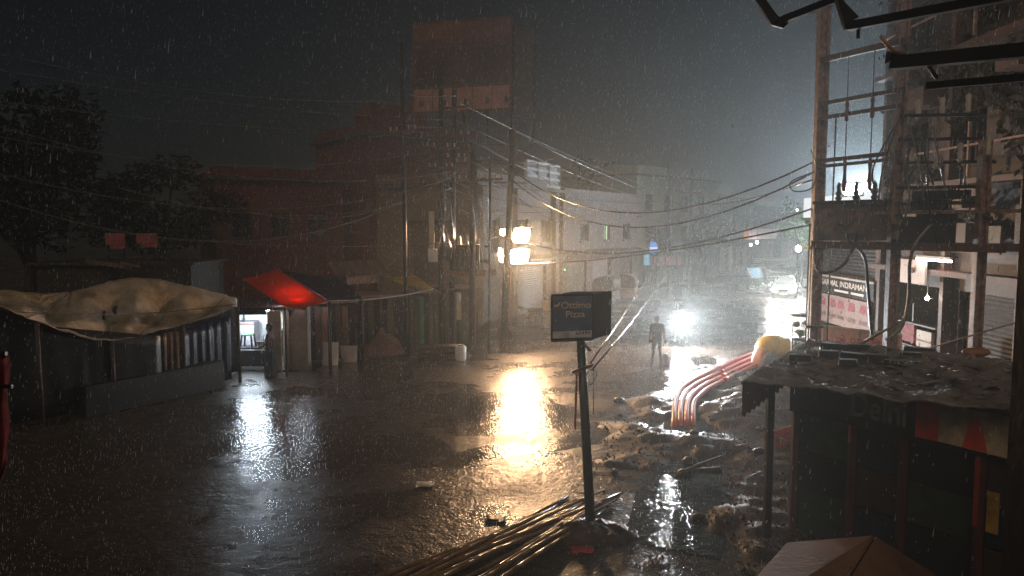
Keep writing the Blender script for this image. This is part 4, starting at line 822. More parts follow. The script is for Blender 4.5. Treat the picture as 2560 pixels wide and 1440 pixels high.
tl2 = thing('tube_light', 'pinkish white tube light under the rusty beam at right', 'lamp', P9_(4.3, 3.95, .65)); MB().tube([P9_(3.3, 3.95, .7), P9_(5.0, 3.95, .7)], .03, 8).build('tube', emis('tube_pink', (1, .85, .78), 40), tl2); MB().bar(P9_(3.3, 4.02, .7), P9_(5.0, 4.02, .7), .07).build('batten', MT['white'], tl2); MB().bar(P9_(4.1, 4.02, .7), P9_(4.1, 4.02, .0), .04).build('bracket', MT['darkiron'], tl2)
t = thing('light_bulb', 'small bare bulb under the shop canopy at right', 'lamp', P9_(3.6, 2.9, .4)); MB().ball(P9_(3.4, 2.8, .4), .06, 8, 6).build('bulb', emis('bulb_warm', (1, .8, .6), 150), t); MB().tube([P9_(3.4, 2.86, .4), P9_(3.4, 3.45, .4)], .012, 5).build('cord', MT['wire'], t)
# goods on the lit shop front
for i, (u, z0, w_, h_, m, lab) in enumerate(((.5, 1.5, .5, .9, MT['offwhite'], 'tall pale poster left of the lit shop shelves'), (1.5, 1.3, .75, .55, MT['pinkcloth'], 'pink printed poster on the lit shop shelves'), (2.4, 1.25, .8, .5, MT['offwhite'], 'pale carton stack on the lit shop shelves'), (1.6, .75, .8, .4, mat('violet_card', (.2, .17, .25), .6), 'violet poster low on the lit shop shelves'), (2.5, .6, .7, .6, mat('mint_card', (.45, .55, .48), .6), 'mint green carton low in the lit shop'))):
    t = thing('shop_poster', lab, 'poster', P9_(u, z0, .1)); MB().prism([P9_(u, z0, .12), P9_(u + w_, z0, .12), P9_(u + w_, z0 + h_, .12), P9_(u, z0 + h_, .12)], V(.1, 0, 0)).build('sheet', m, t); MB().bar(P9_(u, z0 + h_ * .4, .135), P9_(u + w_, z0 + h_ * .4, .135), .02, .05).build('print_band', MT['sack'], t)
sh = thing('shop_shelf', 'wooden shelf frame in the lit shop on the right', 'shelf', P9_(1.9, 0, -.1))
for z in (.5, 1.2, 1.9): MB().bar(P9_(.45, z, -.0), P9_(3.45, z, -.0), .3, .05).build('board', MT['wood'], sh)
for u in (.5, 1.95, 3.4): MB().bar(P9_(u, 0, -.02), P9_(u, 2.5, -.02), .07).build('upright', MT['wood'], sh)
# low hoarding with red lettering
hb = thing('hoarding_board', 'low pink hoarding with red lettering beside the frame foot', 'hoarding', at(2060, 860, 23)); A, B_ = at(2052, 868, 23.5), at(2252, 880, 21.5); zt_, zb_ = at(2052, 815, 23.5).z, at(2052, 868, 23.5).z
d_ = V(B_.x - A.x, B_.y - A.y, 0); n_ = V(d_.y, -d_.x, 0).normalized(); A.z = B_.z = zb_
MB().prism([A, B_, V(B_.x, B_.y, zt_), V(A.x, A.y, zt_)], -n_ * .05).build('panel', mat('pink_hoarding', (.55, .30, .26), .5, .25, 2, .1), hb)
text('नो', hb, MT['letterr'], A + d_ * .2 + V(0, 0, .12) + n_ * .004, d_, V(0, 0, 1), width=d_.length * .13, height=(zt_ - zb_) * .55); text('पार्किंग', hb, MT['letterr'], A + d_ * .37 + V(0, 0, .12) + n_ * .004, d_, V(0, 0, 1), width=d_.length * .4, height=(zt_ - zb_) * .55)
for u in (.05, .5, .95): p = A + d_ * u; MB().bar(V(p.x, p.y + .05, 0), V(p.x, p.y + .05, zt_), .07).build('post', MT['iron'], hb)
MB().bar(V(A.x, A.y - .01, zt_ + .02), V(B_.x, B_.y - .01, zt_ + .02), .06, .05).build('top_rail', MT['offwhite'], hb)
# railing, green-yellow board
rl = thing('shop_railing', 'thin railing beside the left frame pole', 'railing', at(2090, 790, 30)); 
for x in (2072, 2085, 2098): p = at(x, 715, 30); MB().bar(V(p.x, p.y, 0), p, .04).build('upright', MT['darkiron'], rl)
for y in (716, 735, 758): MB().bar(at(2068, y, 30), at(2103, y, 30), .03).build('rail', MT['darkiron'], rl)
t = thing('yellow_board', 'yellow green board hung beyond the left frame pole', 'sign', at(2080, 670, 33)); at_box(MB(), 2052, 618, 2098, 655, 33, .06).build('panel', mat('lime_board', (.6, .62, .2), .5), t); p = at(2060, 655, 33.1); MB().bar(V(p.x, p.y, 0), at(2060, 625, 33.1), .08).build('post', MT['darkiron'], t)

# ------------------------------------------------------------------ heart-trimmed cart, yellow cover
ct = thing('flower_cart', 'small iron stand hung with pale green cloth beside the frame pole', 'stand', gz(2005, 905, 0)); Yc = 22.5
for x in (1982, 2022):
    for dy in (0, .5): p = at(x, 795, Yc + dy); MB().bar(V(p.x, p.y, 0), p, .045).build('leg', MT['iron'], ct)
p0, p1 = at(1980, 793, Yc), at(2024, 793, Yc); MB().prism([p0, p1, p1 + V(0, .55, 0), p0 + V(0, .55, 0)], V(0, 0, .06)).build('shelf', MT['olive'], ct)
for x in (1991, 2013): c = at(x, 810, Yc - .03); MB().ball(c, .12, 10, 6, (1, .2, .9)).build('disc', MT['offwhite'], ct)
G = [[at(1984 + 36 * i / 10, 824 + 22 * j / 5 * (1 - abs(i - 5) / 6) + 3 * math.sin(i * 2), Yc - .03 - .02 * math.sin(i * 1.7)) for i in range(11)] for j in range(6)]; MB().grid(G, .01).build('cloth', mat('mint_cloth', (.35, .45, .28), .6, .3, 5, .2), ct)
cv = thing('covered_goods', 'heap of goods under a yellow sheet over orange cloth', 'heap', gz(1925, 915, 0)); c = gz(1925, 925, 0)
def dome(c, rx, ry, h0, h1, m, name, par, a0=0, a1=2 * math.pi, n=24, rows=7, seed=1):
    G = []
    for j in range(rows + 1):
        t_ = j / rows; row = []
        for i in range(n + 1):
            an = a0 + (a1 - a0) * i / n; k_ = math.sin(t_ * math.pi / 2) ** .8; rr = k_ * (1 + .12 * mnoise.noise(V(math.cos(an) * 2, math.sin(an) * 2, seed + t_ * 2)))
            row.append(V(c.x + rx * rr * math.cos(an), c.y + ry * rr * math.sin(an), h1 - (h1 - h0) * t_ ** 1.6))
        G.append(row)
    return MB().grid(G, .01).build(name, m, par)
dome(c, .62, .55, .02, 1.12, MT['orange'], 'orange_cloth', cv); dome(c + V(.12, .05, 0), .62, .58, .62, 1.2, MT['yellow'], 'yellow_sheet', cv, seed=6)
MB().ball((c.x - .15, c.y - .5, .38), .3, 12, 8, (1, .5, 1.1)).build('grey_sack', mat('grey_sack', (.12, .10, .11), .6, .4, 4, .3), cv)
# weeds beside
def leaves(mb, c, rad, n, size, rnd):
    for _ in range(n):
        while True:
            p = Vector((rnd.uniform(-1, 1), rnd.uniform(-1, 1), rnd.uniform(-1, 1)))
            if p.length < 1: break
        p = Vector((p.x * rad[0], p.y * rad[1], p.z * rad[2])) + c; s_ = size * rnd.uniform(.6, 1.4)
        a = Vector((rnd.uniform(-1, 1), rnd.uniform(-1, 1), rnd.uniform(-.6, .6))).normalized(); b_ = a.cross(Vector((rnd.uniform(-1, 1), rnd.uniform(-1, 1), 1))).normalized()
        mb.add([p - a * s_, p + b_ * s_ * .45, p + a * s_, p - b_ * s_ * .45], [(0, 1, 2, 3)])
rnd = random.Random(5)
def tree(label, base, h, crown, n, size, m, trunk_r=.2, name='tree', clumps=14, cat='tree', blobs=None):
    base = Vector(base); t = thing(name, label, cat, base); top_ = base + V(0, 0, h); q = MB(); q.tube([base - V(0, 0, .1), base + V(.1, 0, h * .35), base + V(0, .1, h * .75)], [trunk_r, trunk_r * .75, trunk_r * .35], 8)
    cr = MB(); cs_ = []
    for k in range(clumps):
        an = rnd.uniform(0, 6.28); rr = rnd.uniform(.2, 1); c = base + V(crown[0] * rr * math.cos(an), crown[1] * rr * math.sin(an), h * .72 + crown[2] * rnd.uniform(-.8, .8) * (1.1 - .5 * rr)); cs_.append(c)
        q.tube([base + V(0, 0, h * rnd.uniform(.3, .6)), (base + V(0, 0, h * .5)).lerp(c, .6) + V(0, 0, .2), c], [trunk_r * .4, trunk_r * .22, .02], 5)
        leaves(cr, c, (crown[0] * .42, crown[1] * .42, crown[2] * .38), n // clumps, size, rnd)
    q.build('trunk', MT['bark'], t); cr.build('crown', m, t); return t
t = thing('roadside_weeds', 'low green weeds between the yellow heap and the stand', 'plant', gz(1970, 890)); q = MB(); leaves(q, gz(1965, 890) + V(0, 0, .35), (.55, .5, .4), 260, .09, rnd); q.build('foliage', MT['leafbright'], t); q = MB()
for k in range(8): p = gz(1965, 890) + V(rnd.uniform(-.4, .4), rnd.uniform(-.3, .3), 0); q.tube([p, p + V(rnd.uniform(-.1, .1), 0, .5)], .012, 4)
q.build('stem', MT['bark'], t)
# trees
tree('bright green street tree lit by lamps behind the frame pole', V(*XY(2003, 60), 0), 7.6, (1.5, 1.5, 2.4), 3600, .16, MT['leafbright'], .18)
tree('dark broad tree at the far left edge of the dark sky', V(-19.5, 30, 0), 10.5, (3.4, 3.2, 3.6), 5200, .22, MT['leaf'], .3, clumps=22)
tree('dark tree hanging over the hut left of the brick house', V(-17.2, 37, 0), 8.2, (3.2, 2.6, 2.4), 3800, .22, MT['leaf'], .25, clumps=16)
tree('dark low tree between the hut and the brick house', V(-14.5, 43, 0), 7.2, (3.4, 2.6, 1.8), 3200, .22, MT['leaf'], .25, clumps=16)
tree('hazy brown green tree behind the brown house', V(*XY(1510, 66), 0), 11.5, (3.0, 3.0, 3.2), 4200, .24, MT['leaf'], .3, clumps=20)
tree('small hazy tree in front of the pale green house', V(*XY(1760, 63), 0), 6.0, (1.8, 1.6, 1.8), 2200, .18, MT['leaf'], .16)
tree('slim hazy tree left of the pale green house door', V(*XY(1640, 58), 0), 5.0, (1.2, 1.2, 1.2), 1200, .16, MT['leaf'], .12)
# far street furniture
pole_('hazy street pole in front of the pale green house, left of two', gz(1676, 722), at(1672, 400, 58), .11, .09, MT['darkiron'], [(8.5, .8, 0)], 8)
pole_('hazy street pole in front of the pale green house, right of two', gz(1722, 716), at(1730, 420, 61), .13, .10, MT['darkiron'], [(8.8, .9, 0), (7.6, .7, 0)], 8)
pole_('far pale street pole left of the banner', gz(1828, 686), at(1830, 480, 76), .10, .08, MT['steel'], [(7.4, .8, 0)], 8)
bn = thing('street_banner', 'pink and white banner strung over the far street', 'banner', at(1900, 585, 78)); Yb = 78
mbn = mat('banner_cloth', (.65, .50, .55), .6, .2, 2, .1)
G = [[at(1862 + 84 * i / 12, 573 - 3 * i / 12 + 26 * j / 3, Yb + .06 * math.sin(i)) for i in range(13)] for j in range(4)]; MB().grid(G, .02).build('cloth', mbn, bn)
text('ALAMANDANGA', bn, MT['white'], at(1882, 588, Yb - .12), V(1, 0, 0), V(0, 0, 1), width=2.55, height=.38)
MB().tube(sagline(at(1830, 560, 76), at(1985, 560, 62), .2), .03, 5).build('rope', MT['wire'], bn)
p = at(1866, 585, Yb - .05); MB().box(p, (.55, .04, 1.0)).build('orange_end', mat('banner_orange', (.7, .25, .1), .6), bn)
def bulbthing(label, p, r_, col, s_, hang=.5, post_to=None):
    t = thing('street_bulb', label, 'lamp', p); MB().ball(p, r_, 8, 6).build('bulb', emis('bulb', col, s_), t); MB().tube([p + V(0, 0, r_), p + V(.05, .1, hang)], .02, 5).build('arm', MT['darkiron'], t)
    if post_to: MB().tube([V(p.x + .05, p.y + .3, 0), V(p.x + .05, p.y + .3, p.z + .3), p + V(.05, .1, hang)], .06, 6).build('post', MT['darkiron'], t)
bulbthing('small white lamp right under the far banner', at(1893, 606, 77), .14, (1, .97, .92), 60, 1.9)
bulbthing('small white lamp left under the far banner', at(1877, 612, 77), .12, (1, .95, .9), 45, 2.0)
bulbthing('bright white street lamp beside the green tree', at(1996, 622, 58), .22, (1, 1, 1), 260, .4, True)
bulbthing('pale lamp among the green tree leaves', at(1993, 525, 57.5), .07, (.9, 1, .9), 40)
bulbthing('tiny green light on the tan house shutter', at(1412, 674, 44.3), .04, (.5, 1, .5), 5, .1)
# blue signs etc.
t = thing('blue_lollipop_sign', 'round blue shop sign with a white band up the street', 'sign', at(1634, 640, 55)); c = at(1634, 620, 55)
mblue = emis('blue_lit', (.10, .35, .95), .75); q = MB(); q.prism([c + V(.30 * math.cos(a), 0, .48 * math.sin(a)) for a in [k * math.pi / 10 for k in range(20)]], V(0, .12, 0)); q.build('disc', mblue, t)
MB().box(c + V(0, -.02, -.02), (.56, .03, .16)).build('white_band', emis('white_lit', (.9, .95, 1), .9), t); MB().bar(V(c.x, c.y + .2, 0), c + V(0, .2, .5), .1).build('post', MT['darkiron'], t)
t = thing('blue_strip_sign', 'upright light blue strip sign up the street', 'sign', at(1616, 662, 55)); at_box(MB(), 1610, 635, 1623, 663, 55, .1).build('panel', emis('cyan_lit', (.25, .62, .85), .65), t); at_box(MB(), 1611, 636, 1613, 662, 54.97, .02).build('white_edge', MT['white'], t); p = at(1617, 663, 55.1); MB().bar(V(p.x, p.y, 0), p, .08).build('post', MT['darkiron'], t)
t = thing('red_shop_board', 'long dull red shop board beside the blue strip sign', 'sign', at(1665, 662, 56)); at_box(MB(), 1625, 641, 1702, 663, 56, .1).build('panel', mat('red_board', (.40, .16, .13), .5), t)
for x in (1640, 1662, 1690): at_box(MB(), x, 641, x + 2, 663, 55.96, .03).build('divider', MT['darkiron'], t)
for x in (1630, 1697): p = at(x, 663, 56.05); MB().bar(V(p.x, p.y, 0), p, .1).build('post', MT['darkiron'], t)
t = thing('white_post', 'knobbed white post by the parked rickshaws', 'post', gz(1591, 748)); p = gz(1591, 748); MB().tube([p, p + V(0, 0, 1.0)], .08, 8).build('shaft', MT['offwhite'], t); MB().ball(p + V(0, 0, 1.15), .16, 8, 6).build('knob', MT['white'], t)
# ------------------------------------------------------------------ near-left and near-right frame edges, right stall
pc = thing('hung_cloth', 'pink printed cloth hanging at the left picture edge', 'cloth', at(-20, 1190, 4))
G = [[at(-110 + 132 * i / 10 + 4 * math.sin(j), 888 + (300 + 20 * math.sin(i)) * j / 12 * (1.0 if i < 10 else .9), 4 + .03 * math.sin(i * 1.6)) for i in range(11)] for j in range(13)]; MB().grid(G, .006).build('fabric', MT['pinkcloth'], pc)
MB().tube([at(-260, 884, 4), at(16, 884, 4)], .014, 6).build('rod', MT['darkiron'], pc)
MB().tube([at(-260, 966, 3.9), at(30, 966, 3.9)], .012, 6).build('cord', MT['black'], pc)
pl = MB().box((2.76, 3.0, 4.6), (1.1, .5, 9.2)).build('balcony_pillar', MT['darkwall'], loc=(2.62, 3, 0)); tag(pl, 'dark balcony pillar filling the right picture edge', 'pillar')
lp = MB().box((-4.0, 4.05, 2.0), (1.2, .4, 4.0)).build('balcony_pillar', MT['darkwall'], loc=(-4.0, 4.05, 0)); tag(lp, 'unlit post holding the pink cloth left of the picture', 'pillar')
fr = thing('awning_frame', 'black iron awning brackets reaching in from the top right', 'iron frame', at(2560, 0, 3.2))
for a, b_, w_ in (((1958, 50, 3.9), (2118, -12, 3.6), .035), ((2122, 66, 3.6), (2600, -25, 2.95), .038), ((2232, 158, 3.4), (2600, 122, 2.95), .055), ((2318, 215, 3.3), (2600, 190, 2.95), .03), ((2232, 158, 3.4), (2236, 130, 3.4), .05), ((1940, 55, 3.9), (1870, -40, 4.0), .03), ((2116, 60, 3.6), (2085, -40, 3.6), .03)):
    MB().bar(at(*a), at(*b_), w_).build('bracket', MT['black'], fr)
for pts, Y in ((((1905, -15), (1945, 40), (1978, 52), (1958, 70), (1930, 62), (1900, 15)), 3.9), (((2098, -10), (2148, 42), (2134, 50), (2144, 62), (2115, 74), (2105, 40)), 3.6)):
    MB().prism([at(x, y, Y) for x, y in pts], V(0, .02, 0)).build('torn_sheet', MT['black'], fr)
for pts in (((2200, 90, 3.35), (2232, 128, 3.35), (2262, 138, 3.35)), ((2318, 162, 3.3), (2342, 195, 3.3)), ((2146, 70, 3.6), (2144, 96, 3.6))):
    MB().tube([at(*p) for p in pts], .009, 5).build('split_cane', MT['bamboo'], fr)
gk = thing('gable_kiosk', 'brown gabled kiosk roof at the bottom right corner', 'kiosk', V(2.0, 5.2, 0))
R0, R1 = at(2181, 1349, 5.4), at(2120, 1445, 4.75); zr = (R0.z + R1.z) / 2 - .0; L0, L1 = at(1968, 1367, 5.35), at(1895, 1450, 4.7); Q0, Q1 = at(2420, 1500, 5.3), at(2400, 1600, 4.7)
R2 = R1 + (R1 - R0) * 1.6; L2 = L1 + (L1 - L0) * 1.6; Q2 = Q1 + (Q1 - Q0) * 1.6
wd = mat('brown_sheet_roof', (.30, .16, .08), .6, .35, 4, .2)
MB().grid([[L0, R0], [L2, R2]], .03, False).build('roof_slope', wd, gk); MB().grid([[R0 + V(.01, 0, 0), Q0], [R2 + V(.01, 0, 0), Q2]], .03, False).build('roof_slope', wd, gk)
MB().tube([R0 + V(0, 0, .01), R2 + V(0, 0, .01)], .012, 5).build('ridge_cap', wd, gk)
MB().prism([V(L0.x + .05, L0.y - .05, 0), V(Q0.x - .05, Q0.y - .05, 0), V(Q2.x - .05, Q2.y + .05, 0), V(L2.x + .05, L2.y + .05, 0)], V(0, 0, min(Q0.z, Q2.z, L2.z) - .06)).build('wall', MT['darkwall'], gk)

# dark stall on the right
sx0, sx1 = V(4.47, 11.6, 0), V(6.35, 8.9, 0); dS = sx1 - sx0; nS = V(dS.y, -dS.x, 0).normalized(); LS_ = dS.length; uS = dS.normalized()
def PS(u, z, o=0): return sx0 + uS * u + nS * o + V(0, 0, z)
stl = thing('dark_stall', 'dark shuttered roadside stall with Delhi painted on its fascia', 'stall', sx0)
zf = 2.62
posts_u = (.05, 1.0, 1.75, 2.75, 3.25)
for u in posts_u: MB().bar(PS(u, 0, .03), PS(u, zf, .03), .09, .1).build('post', mat('maroon_post', (.09, .022, .02), .5, .4, 4, .2) if 'maroon_post' not in bpy.data.materials else bpy.data.materials['maroon_post'], stl)
MB().prism([PS(0, 0, -1.6), PS(3.6, 0, -1.6), PS(3.6, 0, -.12), PS(0, 0, -.12)], V(0, 0, 2.45)).build('body', MT['darkwall'], stl)
tones = [mat('dark_green_board', (.03, .045, .03), .5, .5, 5, .2), mat('dark_blue_board', (.018, .022, .045), .5, .5, 5, .2), MT['darkwall'], mat('dark_brown_board', (.045, .025, .015), .5, .5, 5, .2)]
k = 0
for a, c in zip(posts_u, posts_u[1:]):
    for z0, z1 in ((.08, .75), (.78, 1.35), (1.38, 1.95)):
        MB().prism([PS(a + .06, z0, -.1), PS(c - .06, z0, -.1), PS(c - .06, z1, -.1), PS(a + .06, z1, -.1)], -nS * -.06).build('board_panel', tones[(k * 3 + int(z0 * 5)) % 4], stl); k += 1
for u, z0, z1, w_, m in ((.97, 1.72, 2.02, .05, mat('pink_strip', (.55, .12, .12), .5)), (2.70, 1.05, 1.95, .07, mat('red_strip2', (.35, .06, .04), .5)), (2.86, 1.02, 1.55, .14, mat('ochre_strip', (.45, .27, .05), .5, .5, 5, .2))):
    MB().prism([PS(u, z0, .09), PS(u + w_, z0, .09), PS(u + w_, z1, .09), PS(u, z1, .09)], -nS * .02).build('trim_strip', m, stl)
fa = MB().prism([PS(.0, 2.0, .12), PS(3.6, 2.0, .12), PS(3.6, zf, .12), PS(.0, zf, .12)], -nS * .05).build('fascia', MT['black'], stl)
text('Delhi', stl, mat('lettering_grey', (.6, .57, .58), .6, .3, 6, 0), PS(1.02, 2.14, .12), uS, V(0, 0, 1), width=.80, height=.36)
fr2_ = mat('fascia_red', (.72, .07, .02), .5, .3, 5, .1); fcm = mat('fascia_cream', (.60, .48, .32), .6, .5, 5, .2)
MB().add([PS(1.98, 2.06, .125), PS(3.58, 2.02, .125), PS(3.58, 2.56, .125), PS(1.95, 2.56, .125)], [(0, 1, 2, 3)]).build('cream_panel', fcm, fa)
for u0, u1, w_ in ((1.95, 2.25, 0), (2.55, 2.85, .09), (3.1, 3.45, .09)):
    MB().add([PS(u0, 2.05, .13), PS(u1, 2.05, .13), PS(u1 - w_, 2.45 if w_ else 2.55, .13), PS(u0 + w_, 2.45 if w_ else 2.55, .13)], [(0, 1, 2, 3)]).build('red_mark', fr2_, fa)
# roof with crumpled plastic
F0, F1, B1, B0 = V(3.42, 10.9, 2.60), PS(3.9, 2.72, .35), PS(3.9, 2.95, -1.9), V(5.3, 13.1, 2.86)
plast = mat('crumpled_plastic', (.30, .26, .24), .14, .5, 2, 1.0, spec=.9, bscale=12)
G = []
for i in range(91):
    row = []
    for j in range(51):
        u, v = i / 90, j / 50; p = F0.lerp(F1, u).lerp(B0.lerp(B1, u), v); p.z += .05 * mnoise.noise(V(p.x * 2.5, p.y * 2.5, 0)) + .03 * mnoise.noise(V(p.x * 7, p.y * 7, 3)) + .02 * mnoise.noise(V(p.x * 15, p.y * 15, 5)); row.append(p)
    G.append(row)
MB().grid(G, .03).build('roof_sheet', plast, stl)
# scalloped left awning
a0, a1 = V(3.42, 10.9, 2.58), V(4.2, 11.35, 2.62); n_t = 9; q = MB(); pts = [a0, a1]
low_pts = []
for k in range(n_t * 2, -1, -1):
    t_ = k / (n_t * 2); p = a0.lerp(a1, t_); low_pts.append(V(p.x, p.y, p.z - (.48 - .33 * t_) - (.06 if k % 2 else 0)))
q.prism([a0, a1] + low_pts, V(.01, -.015, 0)).build('scalloped_valance', mat('maroon_valance', (.10, .02, .018), .5, .4, 4, .1), stl)
MB().bar(V(3.95, 11.2, 0.1), V(3.95, 11.2, 2.55), .1).build('corner_post', MT['darkwall'], stl)
MB().bar(a0, PS(.05, 2.55, .03), .05).build('awning_arm', MT['darkiron'], stl)
# blocks weighing the roof down
ORD = ['first', 'second', 'third', 'fourth', 'fifth', 'sixth', 'seventh', 'eighth', 'ninth', 'tenth', 'eleventh', 'twelfth', 'last']
for i, (px, py, w_, dgr) in enumerate(sorted(((2088, 866, .42, -.05), (2150, 868, .30, .1), (2300, 876, .45, -.1), (2070, 884, .28, .2), (2135, 890, .36, -.2), (2195, 894, .28, .1), (2000, 894, .32, .15), (2235, 908, .26, -.1), (2345, 906, .42, .0), (2275, 888, .3, .1), (2400, 922, .5, -.1), (2470, 905, .4, .1), (2120, 906, .26, .2)))):
    zz = 2.86 - .1 * (py - 866) / 60; p = gz(px, py, zz + .06); tag(MB().box((p.x, p.y, p.z), (w_, .14, .10), dgr - .5).build('roof_block', MT['black'], loc=p), ORD[i] + ' from the left of the black blocks on the dark stall roof', 'block', 'blocks on the stall roof')
rb = random.Random(21); dq = MB()
for _ in range(170):
    u, v_ = rb.uniform(.08, .97), rb.uniform(.1, .98); p = F0.lerp(F1, u).lerp(B0.lerp(B1, u), v_) + V(0, 0, .05); s_ = rb.uniform(.03, .13); an = rb.uniform(0, 6.28); ax = V(math.cos(an), math.sin(an), rb.uniform(-.3, .3)) * s_; bx = V(-math.sin(an), math.cos(an), rb.uniform(-.3, .3)) * s_ * rb.uniform(.3, .8)
    dq.add([p - ax - bx, p + ax - bx + V(0, 0, rb.uniform(-.02, .04)), p + ax + bx, p - ax + bx + V(0, 0, rb.uniform(-.02, .05))], [(0, 1, 2), (0, 2, 3)])
do = dq.build('roof_debris', mat('wet_scraps', (.30, .27, .25), .12, .7, 3, 0, spec=.9, color2=(.02, .018, .016)), stl); do['kind'] = 'stuff'
p = gz(2440, 885, 2.95); t = tag(MB().ball((p.x, p.y, p.z + .03), .16, 9, 6, (1.4, .8, .45)).build('orange_bundle', MT['orange'], loc=p), 'orange cloth bundle on the dark stall roof', 'bundle')
a, b_ = gz(2180, 862, 3.0), gz(2480, 780, 3.0)
tag(MB().tube([at(2060, 905, 12.6), at(2150, 860, 13.4), at(2260, 800, 14.2)], [.02, .03, .015], 6).build('leaning_stick', MT['bamboo'], loc=at(2060, 905, 12.6)), 'pale stick leaning over the stall roof edge', 'stick')
tag(MB().tube([at(2290, 880, 12.0), at(2560, 800, 10.6)], .014, 5).build('overhead_wire', MT['offwhite'], loc=at(2290, 880, 12)), 'pale wire slanting down behind the stall roof at right', 'wire')

# ------------------------------------------------------------------ people
def capsule(mb, p0, r0, p1, r1):
    p0, p1 = Vector(p0), Vector(p1)
    mb.ball(p0, r0, 10, 6); mb.ball(p1, r1, 10, 6)
    if (p1 - p0).length > 1e-4: mb.tube([p0, p1], [r0, r1], 10)
def hand(caps, w, d, side, curl, tag_='skin'):
    w, d = Vector(w), Vector(d).normalized(); s = d.cross(V(0, 1, 0) if abs(d.y) < .9 else V(1, 0, 0)).normalized(); n = s.cross(d).normalized()
    for k in (-.018, .018): caps.append((w + s * k, .022, w + d * .085 + s * k * 1.3, .019, tag_))
    for i, (o, L) in enumerate(((-.036, .065), (-.012, .08), (.012, .075), (.036, .06))):
        b_ = w + d * .088 + s * o; m_ = b_ + d * L * .5 + n * curl * .4 * L; e = m_ + (d * .35 + n * curl).normalized() * L * .5
        caps.append((b_, .0105, m_, .0095, tag_)); caps.append((m_, .0095, e, .008, tag_))
    th = w + d * .03 - s * .035 * side; caps.append((th, .014, th + (d * .6 - s * side * .8).normalized() * .035, .011, tag_)); caps.append((th + (d * .6 - s * side * .8).normalized() * .035, .011, th + d * .06 - s * side * .03 + n * curl * .02, .009, tag_))
def head(caps, c, fwd, hairlen=.0, hair=True):
    c = Vector(c); f_ = Vector(fwd).normalized(); s = f_.cross(V(0, 0, 1)).normalized(); z = V(0, 0, 1)
    caps += [(c + z * .03, .093, c + z * .03 - f_ * .02, .095, 'skin'), (c - z * .06 + f_ * .025, .062, c - z * .085 + f_ * .03, .05, 'skin'), (c + f_ * .085 - z * .005, .014, c + f_ * .105 - z * .035, .017, 'skin'), (c + f_ * .08 - z * .068, .017, c + f_ * .08 - z * .07, .017, 'lip')]
    for k in (-1, 1):
        caps.append((c + s * k * .09 - z * .0, .02, c + s * k * .09 - z * .03, .014, 'skin')); caps.append((c + s * k * .035 + f_ * .082 + z * .01, .014, c + s * k * .035 + f_ * .083 + z * .01, .014, 'eye'))
    if hair: caps += [(c + z * .055 - f_ * .02, .098, c + z * .04 - f_ * .035, .098, 'hair'), (c - f_ * .06 - z * .02, .07, c - f_ * .06 - z * (.05 + hairlen), .06, 'hair'), (c + z * .085 + f_ * .04, .055, c + z * .09, .06, 'hair')]
    caps.append((c - z * .13 - f_ * .01, .05, c - z * .19 - f_ * .02, .058, 'skin'))
